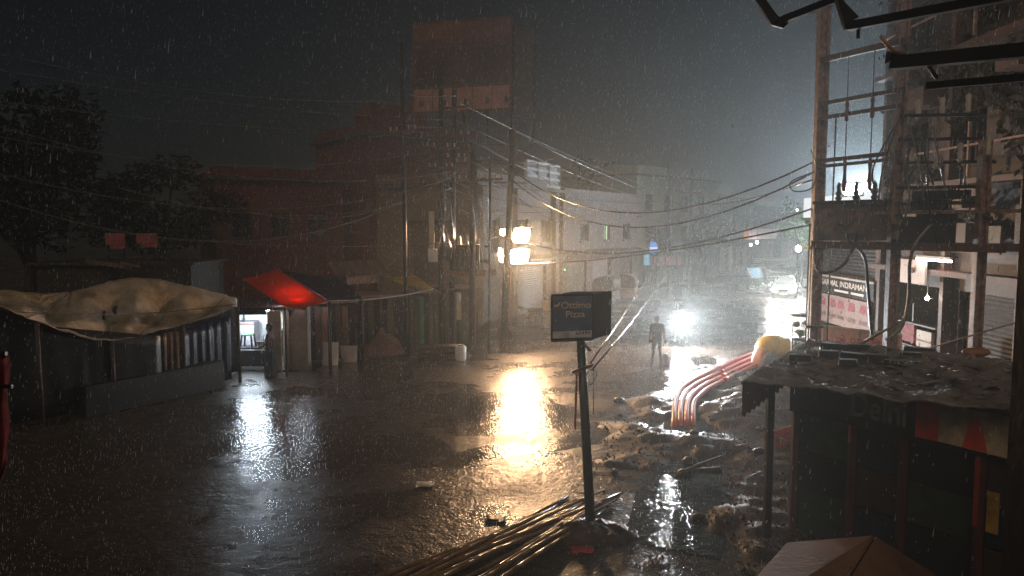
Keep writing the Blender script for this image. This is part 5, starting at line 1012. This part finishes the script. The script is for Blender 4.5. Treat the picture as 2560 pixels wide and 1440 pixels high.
def person(label, loc, J, fwd, colors, arms=True, voxel=.011, group=None, extra=()):
    """J: joints relative to loc (metres); colors: materials by tag"""
    loc = Vector(loc); caps = []
    g = {k_: Vector(v) for k_, v in J.items()}; f_ = Vector(fwd).normalized(); s = f_.cross(V(0, 0, 1)).normalized()
    caps += [(g['pelvis'] + s * .075, .115, g['pelvis'] - s * .075, .115, 'trouser'), (g['pelvis'], .13, g['chest'], .13, 'shirt'), (g['chest'] + s * .09, .115, g['chest'] - s * .09, .115, 'shirt'), (g['pelvis'] + s * .06 + V(0, 0, .1), .115, g['chest'] + s * .08, .115, 'shirt'), (g['pelvis'] - s * .06 + V(0, 0, .1), .115, g['chest'] - s * .08, .115, 'shirt'), (g['chest'], .10, g['neck'], .062, 'shirt')]
    for sd, k_ in (('L', -1), ('R', 1)):
        caps += [(g['neck'] - V(0, 0, .03), .06, g['sh' + sd], .068, 'shirt'), (g['sh' + sd], .066, g['el' + sd], .048, 'shirt'), (g['el' + sd], .044, g['wa' + sd], .03, 'sleeve')]
        hand(caps, g['wa' + sd], g['wa' + sd] - g['el' + sd], k_, .55)
        caps += [(g['pelvis'] + s * k_ * .085 - V(0, 0, .02), .098, g['kn' + sd], .062, 'trouser'), (g['kn' + sd], .062, g['an' + sd], .046, 'trouser'), (g['an' + sd] - V(0, 0, .025), .042, g['an' + sd] + f_ * .15 - V(0, 0, .045), .032, 'shoe'), (g['an' + sd] - V(0, 0, .045), .034, g['an' + sd] - f_ * .03 - V(0, 0, .045), .034, 'shoe')]
    head(caps, g['head'], J.get('look', fwd) if 'look' in J else fwd)
    caps += list(extra)
    mb = MB()
    for p0, r0, p1, r1, _ in caps: capsule(mb, p0, r0, p1, r1)
    me = bpy.data.meshes.new('body'); me.from_pydata(mb.v, [], mb.f); ob = bpy.data.objects.new('person', me); COL.objects.link(ob)
    m_ = ob.modifiers.new('r', 'REMESH'); m_.mode = 'VOXEL'; m_.voxel_size = voxel
    m_ = ob.modifiers.new('s', 'SMOOTH'); m_.iterations = 2; m_.factor = .4
    dg = bpy.context.evaluated_depsgraph_get(); me2 = bpy.data.meshes.new_from_object(ob.evaluated_get(dg)); ob.modifiers.clear(); ob.data = me2
    n = len(me2.polygons); C = np.empty(n * 3); me2.polygons.foreach_get('center', C); C = C.reshape(-1, 3); best = np.full(n, 1e9); idx = np.zeros(n, int); tags = sorted({c_[4] for c_ in caps})
    me2.materials.clear()
    for t_ in tags: me2.materials.append(colors.get(t_, MT['skin']))
    for p0, r0, p1, r1, tg in caps:
        a, b_ = np.array(p0), np.array(p1); ab = b_ - a; L2 = max(ab @ ab, 1e-9); t_ = np.clip(((C - a) @ ab) / L2, 0, 1); dd = np.linalg.norm(C - (a + t_[:, None] * ab), axis=1) - (r0 + (r1 - r0) * t_)
        mk = dd < best; best[mk] = dd[mk]; idx[mk] = tags.index(tg)
    me2.polygons.foreach_set('material_index', idx); me2.polygons.foreach_set('use_smooth', np.ones(n, bool)); me2.update()
    ob.location = loc; ORG[ob.name] = loc; tag(ob, label, 'person', group); return ob
eye = mat('eye_white', (.5, .5, .5), .2, 0); lip = mat('lip', (.14, .05, .045), .5, 0)
base_c = {'skin': MT['skin'], 'hair': MT['hair'], 'eye': eye, 'lip': lip, 'shoe': MT['rubber']}
def cols(shirt, trouser, sleeve=None): c_ = dict(base_c); c_.update(shirt=shirt, trouser=trouser, sleeve=sleeve or MT['skin']); return c_
shirt1 = mat('dark_plum_shirt', (.030, .018, .024), .6, .3, 6, .1); tr1 = mat('dark_trousers', (.016, .013, .015), .6, .3, 6, .1)
wp = gz(1641, 912)
person('person in a dark shirt walking up the wet road carrying a pale bag', wp, dict(pelvis=(0, 0, .93), chest=(0, .03, 1.26), neck=(0, .04, 1.46), head=(.01, .06, 1.61), shL=(-.19, .04, 1.40), elL=(-.25, -.05, 1.13), waL=(-.24, .02, .90), shR=(.19, .04, 1.40), elR=(.26, .02, 1.13), waR=(.31, .04, .88), knL=(-.12, .02, .5), anL=(-.21, -.22, .08), knR=(.14, .16, .5), anR=(.21, .22, .08)), V(.12, 1, 0), cols(shirt1, tr1))
bg_ = thing('carrier_bag', 'pale carrier bag in the walking person hand', 'bag', wp + V(.34, .05, .1)); c = wp + V(.34, .06, 0)
dome(c + V(0, 0, .26), .12, .09, 0, .40, mat('pale_bag', (.25, .19, .15), .45, .3, 6, .3), 'sack', bg_, n=16, rows=8)
MB().tube(bez([c + V(-.06, 0, .64), c + V(-.02, 0, .80), c + V(.03, 0, .80), c + V(.06, 0, .64)], 5), .012, 5).build('handle', MT['white'], bg_)
sp_ = gz(677, 944); shirt2 = mat('maroon_shirt', (.10, .035, .03), .6, .4, 6, .1); shawl = mat('pale_scarf', (.45, .5, .52), .6, .3, 6, .1)
skirt = [((0, 0, .9), .17, (0, .0, .45), .19, 'trouser'), ((0, 0, .45), .19, (0, 0, .10), .21, 'trouser')]
pp = person('person in a maroon shawl and dark wrap standing before the lit kiosk', sp_, dict(pelvis=(0, 0, .95), chest=(.0, 0, 1.28), neck=(-.01, 0, 1.48), head=(-.02, 0, 1.63), shL=(0.0, -.17, 1.42), elL=(-.05, -.22, 1.14), waL=(-.22, -.17, 1.05), shR=(.0, .17, 1.42), elR=(-.05, .22, 1.14), waR=(-.24, .16, 1.08), knL=(0, -.1, .5), anL=(0, -.1, .08), knR=(0, .1, .5), anR=(.02, .1, .08)), V(-1, .1, 0), cols(shirt2, tr1, shirt2), extra=skirt)
G = [[sp_ + V(-.10 - .05 * math.sin(j) - .10 * j / 8, -.18 + .08 * i / 4, 1.45 - .62 * j / 8) for i in range(5)] for j in range(9)]; MB().grid(G, .012).build('scarf', shawl, pp)

# ------------------------------------------------------------------ vehicles
def wheel(par, c, r_, w_, axis='x', name='wheel', spokes=8):
    c = Vector(c); ax = {'x': V(1, 0, 0), 'y': V(0, 1, 0)}[axis]; q = MB(); u = V(0, 1, 0) if axis == 'x' else V(1, 0, 0); P = [c + (u * math.cos(a) + V(0, 0, 1) * math.sin(a)) * (r_ - w_ * .5) for a in [2 * math.pi * k / 20 for k in range(20)]]
    n = 8; vs_ = []; fs = []
    for k, p in enumerate(P):
        rad = (p - c).normalized()
        vs_ += [p + (rad * math.cos(2 * math.pi * m / n) + ax * math.sin(2 * math.pi * m / n)) * w_ * .5 for m in range(n)]
    for k in range(20):
        for m in range(n): fs.append((k * n + m, k * n + (m + 1) % n, ((k + 1) % 20) * n + (m + 1) % n, ((k + 1) % 20) * n + m))
    ty = q.add(vs_, fs, True).build(name, MT['rubber'], par)
    q = MB(); q.tube([c - ax * w_ * .4, c + ax * w_ * .4], r_ * .25, 10)
    for k in range(spokes): a = 2 * math.pi * k / spokes; q.bar(c, c + (u * math.cos(a) + V(0, 0, 1) * math.sin(a)) * (r_ - w_ * .7), .02)
    q.build('rim', MT['chrome'], ty); return ty
# motorbike heading for the camera
mp = gz(1703, 866); bk = thing('motorbike', 'motorbike with dazzling headlamp riding toward the camera', 'motorbike', mp)
def M_(x, y, z): return mp + V(x, y, z)
wheel(bk, M_(0, -.1, .31), .31, .09); wheel(bk, M_(0, 1.2, .31), .31, .11)
for s in (-1, 1): MB().tube([M_(s * .08, -.1, .31), M_(s * .08, .15, .95)], .025, 7).build('fork', MT['chrome'], bk)
MB().ball(M_(0, .55, .82), .2, 12, 8, (.75, 1.35, .75)).build('fuel_tank', mat('dark_red_tank', (.12, .01, .01), .25), bk); MB().box(M_(0, 1.05, .80), (.24, .75, .1)).build('seat', MT['rubber'], bk)
MB().box(M_(0, .55, .42), (.28, .42, .36)).build('engine', MT['darkiron'], bk); MB().tube([M_(-.35, .18, 1.02), M_(-.1, .12, 1.0), M_(.1, .12, 1.0), M_(.35, .18, 1.02)], .018, 7).build('handlebar', MT['chrome'], bk)
MB().tube([M_(.16, .6, .3), M_(.17, 1.5, .38)], [.04, .055], 8).build('exhaust', MT['chrome'], bk); MB().box(M_(0, -.1, .66), (.13, .45, .03), 0, -.1).build('mudguard', MT['black'], bk)
for s in (-1, 1): MB().tube([M_(s * .3, .15, 1.02), M_(s * .36, .12, 1.2)], .01, 5).build('mirror_stem', MT['darkiron'], bk); MB().ball(M_(s * .37, .11, 1.23), .06, 8, 6, (1, .3, .7)).build('mirror', MT['darkiron'], bk)
hl = MB(); hl.tube([M_(0, .1, .98), M_(0, -.02, .98), M_(0, -.05, .98)], [.06, .19, .20], 14); hl = hl.build('headlight', MT['darkiron'], bk)
MB().ball(M_(0, -.06, .98), .19, 14, 8, (1, .35, 1)).build('lens', emis('bike_lamp', (.93, .96, 1), 3200), hl)
lamp('beam', 'SPOT', M_(0, -.12, .98), 240, (.93, .96, 1), bk, M_(-4, -11, .4), spot_size=math.radians(80), spot_blend=.6, shadow_soft_size=.08)
person('helmeted person riding the motorbike', mp + V(0, .95, 0), dict(pelvis=(0, 0, .93), chest=(0, -.12, 1.25), neck=(0, -.16, 1.42), head=(0, -.18, 1.57), shL=(.2, -.14, 1.36), elL=(.32, -.4, 1.15), waL=(.34, -.66, 1.06), shR=(-.2, -.14, 1.36), elR=(-.32, -.4, 1.15), waR=(-.34, -.66, 1.06), knL=(.2, -.4, .70), anL=(.2, -.15, .32), knR=(-.2, -.4, .70), anR=(-.2, -.15, .32)), V(0, -1, 0), cols(mat('grey_jacket', (.06, .06, .065), .5, .3, 6, .1), tr1, mat('grey_jacket2', (.06, .06, .065), .5, .3, 6, .1)), extra=[((0, -.17, 1.61), .125, (0, -.15, 1.60), .13, 'hair')])
# car
def car(label, loc, rz, paint, lamps):
    loc = Vector(loc); t = thing('car', label, 'car', loc); ORG[t.name] = Vector((0, 0, 0))
    def loft(st, n=16, ex=3.2):
        G = []
        for y, cz, hw, hh in st:
            G.append([V(hw * math.copysign(abs(math.cos(a)) ** (2 / ex), math.cos(a)), y, cz + hh * math.copysign(abs(math.sin(a)) ** (2 / ex), math.sin(a))) for a in [2 * math.pi * k / n for k in range(n + 1)]])
        return G
    q = MB(); G = loft([(-1.85, .5, .55, .12), (-1.8, .52, .74, .24), (-1.5, .57, .82, .30), (-.9, .62, .84, .34), (0, .64, .85, .36), (1.2, .64, .84, .36), (1.65, .62, .80, .33), (1.78, .6, .6, .2)]); q.grid(G); body = q.build('body', paint, t)
    q = MB(); G = loft([(-.95, .98, .70, .04), (-.45, 1.15, .66, .22), (-.1, 1.2, .63, .26), (.8, 1.2, .62, .26), (1.3, 1.12, .62, .2), (1.55, .98, .66, .06)]); q.grid(G); q.build('cabin', paint, t)
    MB().add([V(-.60, -.93, 1.0), V(.60, -.93, 1.0), V(.52, -.40, 1.38), V(-.52, -.40, 1.38)], [(0, 1, 2, 3)]).build('windscreen', MT['glassdark'], t)
    for s in (-1, 1):
        MB().add([V(s * .705, -.5, 1.0), V(s * .70, 1.0, 1.0), V(s * .645, .9, 1.36), V(s * .65, -.2, 1.36)], [(0, 1, 2, 3)]).build('side_window', MT['glassdark'], t)
        MB().ball((s * .86, -.55, 1.0), .1, 8, 6, (1, .5, .7)).build('wing_mirror', paint, t)
        for y in (-1.2, 1.2): wheel(t, (s * .76, y, .3), .3, .17)
        hl_ = MB().ball((s * .60, -1.76, .62), .15, 10, 6, (1, .5, .75)).build('headlight', MT['chrome'], t)
        MB().ball((s * .60, -1.80, .62), .15, 10, 6, (1, .5, .75)).build('lens', lamps, hl_)
    for s in (-1, 1): lamp('beam', 'SPOT', V(s * .6, -1.9, .62), 480, (1, .95, .9), t, V(s * .6 , -14, .2), spot_size=math.radians(70), spot_blend=.6, shadow_soft_size=.1)
    MB().box((0, -1.86, .34), (1.3, .1, .16)).build('bumper', MT['black'], t); MB().box((0, -1.925, .36), (.5, .02, .12)).build('number_plate', MT['white'], t); MB().box((0, -1.86, .56), (.6, .06, .1)).build('grille', MT['black'], t)
    place(t, loc, rz); return t
cp = gz(1962, 741); car('white hatchback with glaring headlights driving down the street', cp, -.40, mat('white_car_paint', (.75, .75, .74), .25, .05, 3, 0, coat=.5), emis('car_lamp', (1, .95, .9), 3000))
# three-wheelers
def rickshaw(label, loc, rz, bodym, hoodm, glassm):
    t = thing('auto_rickshaw', label, 'rickshaw', loc, 'three-wheeled rickshaws'); ORG[t.name] = V(0, 0, 0)
    wheel(t, (0, -1.0, .25), .25, .1); wheel(t, (-.55, .8, .25), .25, .1); wheel(t, (.55, .8, .25), .25, .1)
    q = MB(); q.prism([V(-.32, -1.1, .35), V(.32, -1.1, .35), V(.62, -.5, .35), V(.65, 1.2, .35), V(-.65, 1.2, .35), V(-.62, -.5, .35)], V(0, 0, .55)); q.build('body', bodym, t)
    G = [[V(.66 * math.cos(a) if abs(math.cos(a)) < .98 else math.copysign(.66, math.cos(a)), y, .95 + .82 * max(0, math.sin(a)) ** .5) for a in [math.pi * k / 12 for k in range(13)]] for y in (-.45, 0, .6, 1.2)]; MB().grid(G, .02).build('hood', hoodm, t)
    MB().prism([V(-.45, -.95, .92), V(.45, -.95, .92), V(.55, -.52, 1.65), V(-.55, -.52, 1.65)], V(0, .03, 0)).build('windscreen', glassm, t)
    for s in (-1, 1): MB().bar(V(s * .5, -.96, .9), V(s * .6, -.5, 1.7), .05).build('pillar', MT['offwhite'], t); MB().tube([V(s * .4, -.98, .85), V(s * .72, -1.0, 1.15)], .012, 5).build('mirror_stem', MT['darkiron'], t)
    MB().ball((0, -1.14, .72), .1, 10, 6, (1, .5, 1)).build('headlight', MT['chrome'], t); MB().box((0, .75, .9), (1.1, .45, .14)).build('seat', MT['black'], t); MB().prism([V(.64 * math.cos(a), 1.19, .92 + .8 * max(0, math.sin(a)) ** .5) for a in [math.pi * k / 12 for k in range(13)]], V(0, .03, 0)).build('back_panel', hoodm, t)
    place(t, loc, rz); return t
rickshaw('auto rickshaw with pale blue windscreen waiting left of the car', gz(1872, 722), .35, mat('green_rickshaw', (.03, .06, .04), .4), mat('dark_hood', (.04, .04, .04), .5), mat('blue_glass', (.22, .42, .5), .2, .2, 3, 0))
rickshaw('brown rickshaw parked by the white post, left of two', gz(1520, 760), 2.7, MT['brownwall'], MT['brownwall'], MT['glassdark'])
rickshaw('orange brown rickshaw parked against the white post', gz(1566, 752), 2.9, MT['orange'], MT['sack'], MT['glassdark'])
hc = thing('hand_cart', 'hand cart with an orange lit load half hidden by the pizza sign', 'cart', gz(1375, 815)); hp_ = gz(1375, 815)
MB().box(hp_ + V(0, 0, .78), (2.2, 1.0, .1)).build('tray', MT['wood'], hc); MB().prism([hp_ + V(-.35, -.4, .83), hp_ + V(1.0, -.4, .83), hp_ + V(1.0, .4, .83), hp_ + V(-.35, .4, .83)], V(0, 0, .42)).build('load', mat('cream_load', (.65, .42, .25), .6, .3, 5, .3), hc)
for s in (-.7, .7): wheel(hc, hp_ + V(s, -.45, .36), .36, .07, 'y'); wheel(hc, hp_ + V(s, .45, .36), .36, .07, 'y')
for s in (-.4, .4): MB().tube([hp_ + V(-1.1, s, .8), hp_ + V(-1.6, s, .95)], .025, 6).build('shaft', MT['wood'], hc)
# parked bikes under plastic by the frame
def parked_bike(label, loc, rz):
    t = thing('parked_motorbike', label, 'motorbike', loc); ORG[t.name] = V(0, 0, 0)
    wheel(t, (0, -.65, .3), .3, .09); wheel(t, (0, .65, .3), .3, .1); MB().ball((0, -.1, .8), .2, 10, 7, (.7, 1.4, .7)).build('fuel_tank', mat('navy_tank', (.02, .02, .07), .2), t); MB().box((0, .45, .82), (.24, .8, .1)).build('seat', MT['rubber'], t); MB().box((0, 0, .45), (.25, .4, .35)).build('engine', MT['darkiron'], t)
    MB().tube([V(-.35, -.4, 1.05), V(0, -.48, 1.0), V(.35, -.4, 1.05)], .02, 6).build('handlebar', MT['chrome'], t); MB().ball((0, -.68, .9), .11, 8, 6).build('headlight', MT['chrome'], t)
    for s in (-1, 1): MB().tube([V(s * .08, -.65, .3), V(s * .08, -.45, .98)], .025, 6).build('fork', MT['chrome'], t)
    place(t, loc, rz)
parked_bike('parked navy motorbike left of two behind the pink hoarding', V(10.9, 26.2, 0), .9)
parked_bike('parked navy motorbike right of two behind the pink hoarding', V(11.6, 25.4, 0), .8)
far_p = gz(1914, 716); person('person walking far up the street beside the glaring car', far_p, dict(pelvis=(0, 0, .93), chest=(0, .0, 1.26), neck=(0, .0, 1.46), head=(0, 0, 1.61), shL=(-.19, 0, 1.40), elL=(-.25, 0, 1.13), waL=(-.24, -.08, .90), shR=(.19, 0, 1.40), elR=(.26, 0, 1.13), waR=(.25, -.08, .9), knL=(-.1, -.05, .5), anL=(-.12, .1, .08), knR=(.1, -.12, .5), anR=(.1, -.2, .08)), V(0, -1, 0), cols(shirt1, tr1, shirt1), voxel=.016)

# ------------------------------------------------------------------ rain and haze
N = 170000; X = rng.uniform(-20, 26, N); Y = 5 + 43 * rng.uniform(0, 1, N) ** .8; Z = rng.uniform(.05, 12, N); Ls = .012 + .09 * rng.uniform(0, 1, N) ** 2.5; w_ = rng.uniform(.0018, .0052, N); dx = .12 * Ls
v = np.empty((N, 4, 3)); 
v[:, 0] = np.stack([X - w_, Y, Z], 1); v[:, 1] = np.stack([X + w_, Y - w_, Z], 1); v[:, 2] = np.stack([X, Y + w_ * 1.5, Z], 1); v[:, 3] = np.stack([X + dx, Y, Z + Ls], 1)
fi = (np.arange(N)[:, None, None] * 4 + np.array([[0, 1, 3], [1, 2, 3], [2, 0, 3], [0, 2, 1]])[None]).reshape(-1, 3)
me = bpy.data.meshes.new('rain'); me.vertices.add(N * 4); me.vertices.foreach_set('co', v.reshape(-1)); me.loops.add(len(fi) * 3); me.loops.foreach_set('vertex_index', fi.reshape(-1)); me.polygons.add(len(fi)); me.polygons.foreach_set('loop_start', np.arange(0, len(fi) * 3, 3)); me.update(calc_edges=True)
rm = bpy.data.materials.new('rain_water'); rm.use_nodes = True; n_ = rm.node_tree; n_.nodes.clear(); o_ = n_.nodes.new('ShaderNodeOutputMaterial'); tr_ = n_.nodes.new('ShaderNodeBsdfTranslucent'); df = n_.nodes.new('ShaderNodeBsdfDiffuse'); mx = n_.nodes.new('ShaderNodeMixShader')
tr_.inputs[0].default_value = (.9, .9, .9, 1); df.inputs[0].default_value = (.8, .8, .8, 1); n_.links.new(tr_.outputs[0], mx.inputs[1]); n_.links.new(df.outputs[0], mx.inputs[2]); n_.links.new(mx.outputs[0], o_.inputs[0]); me.materials.append(rm)
ro = bpy.data.objects.new('rain', me); COL.objects.link(ro); ro['kind'] = 'stuff'; ro['label'] = 'rain falling through the lamp light over the street'; ro['category'] = 'rain'
N = 60000; t_ = rng.uniform(0, 1, N); Y = 7 + 45 * t_ ** 1.4; X = rng.uniform(-14, 24, N); Ls = rng.uniform(.008, .03, N); w_ = rng.uniform(.003, .007, N)
v = np.empty((N, 4, 3)); ox = rng.uniform(-.01, .01, N)
v[:, 0] = np.stack([X - w_, Y, 0 * X + .005], 1); v[:, 1] = np.stack([X + w_, Y - w_, 0 * X + .005], 1); v[:, 2] = np.stack([X, Y + w_, 0 * X + .005], 1); v[:, 3] = np.stack([X + ox, Y, Ls + .01], 1)
fi = (np.arange(N)[:, None, None] * 4 + np.array([[0, 1, 3], [1, 2, 3], [2, 0, 3]])[None]).reshape(-1, 3)
me = bpy.data.meshes.new('rain_splashes'); me.vertices.add(N * 4); me.vertices.foreach_set('co', v.reshape(-1)); me.loops.add(len(fi) * 3); me.loops.foreach_set('vertex_index', fi.reshape(-1)); me.polygons.add(len(fi)); me.polygons.foreach_set('loop_start', np.arange(0, len(fi) * 3, 3)); me.update(calc_edges=True); me.materials.append(rm)
so = bpy.data.objects.new('rain_splashes', me); COL.objects.link(so); so['kind'] = 'stuff'; so['label'] = 'splashes of rain on the wet street'; so['category'] = 'rain'
hz = MB().box(((GX0 + GX1) / 2, (GY0 + GY1) / 2, 8.6), (GX1 - GX0 + 6, GY1 - GY0 + 6, 19.2)).build('haze', MT['black']); hz.data.materials.clear()
hm = bpy.data.materials.new('rain_haze'); hm.use_nodes = True; n_ = hm.node_tree; n_.nodes.clear(); o_ = n_.nodes.new('ShaderNodeOutputMaterial'); pv = n_.nodes.new('ShaderNodeVolumePrincipled'); pv.inputs['Density'].default_value = .0036; pv.inputs['Color'].default_value = (.90, .98, .97, 1); pv.inputs['Anisotropy'].default_value = .68
n_.links.new(pv.outputs[0], o_.inputs['Volume']); hz.data.materials.append(hm); hz['kind'] = 'stuff'; hz['label'] = 'rain mist filling the street air'; hz['category'] = 'haze'
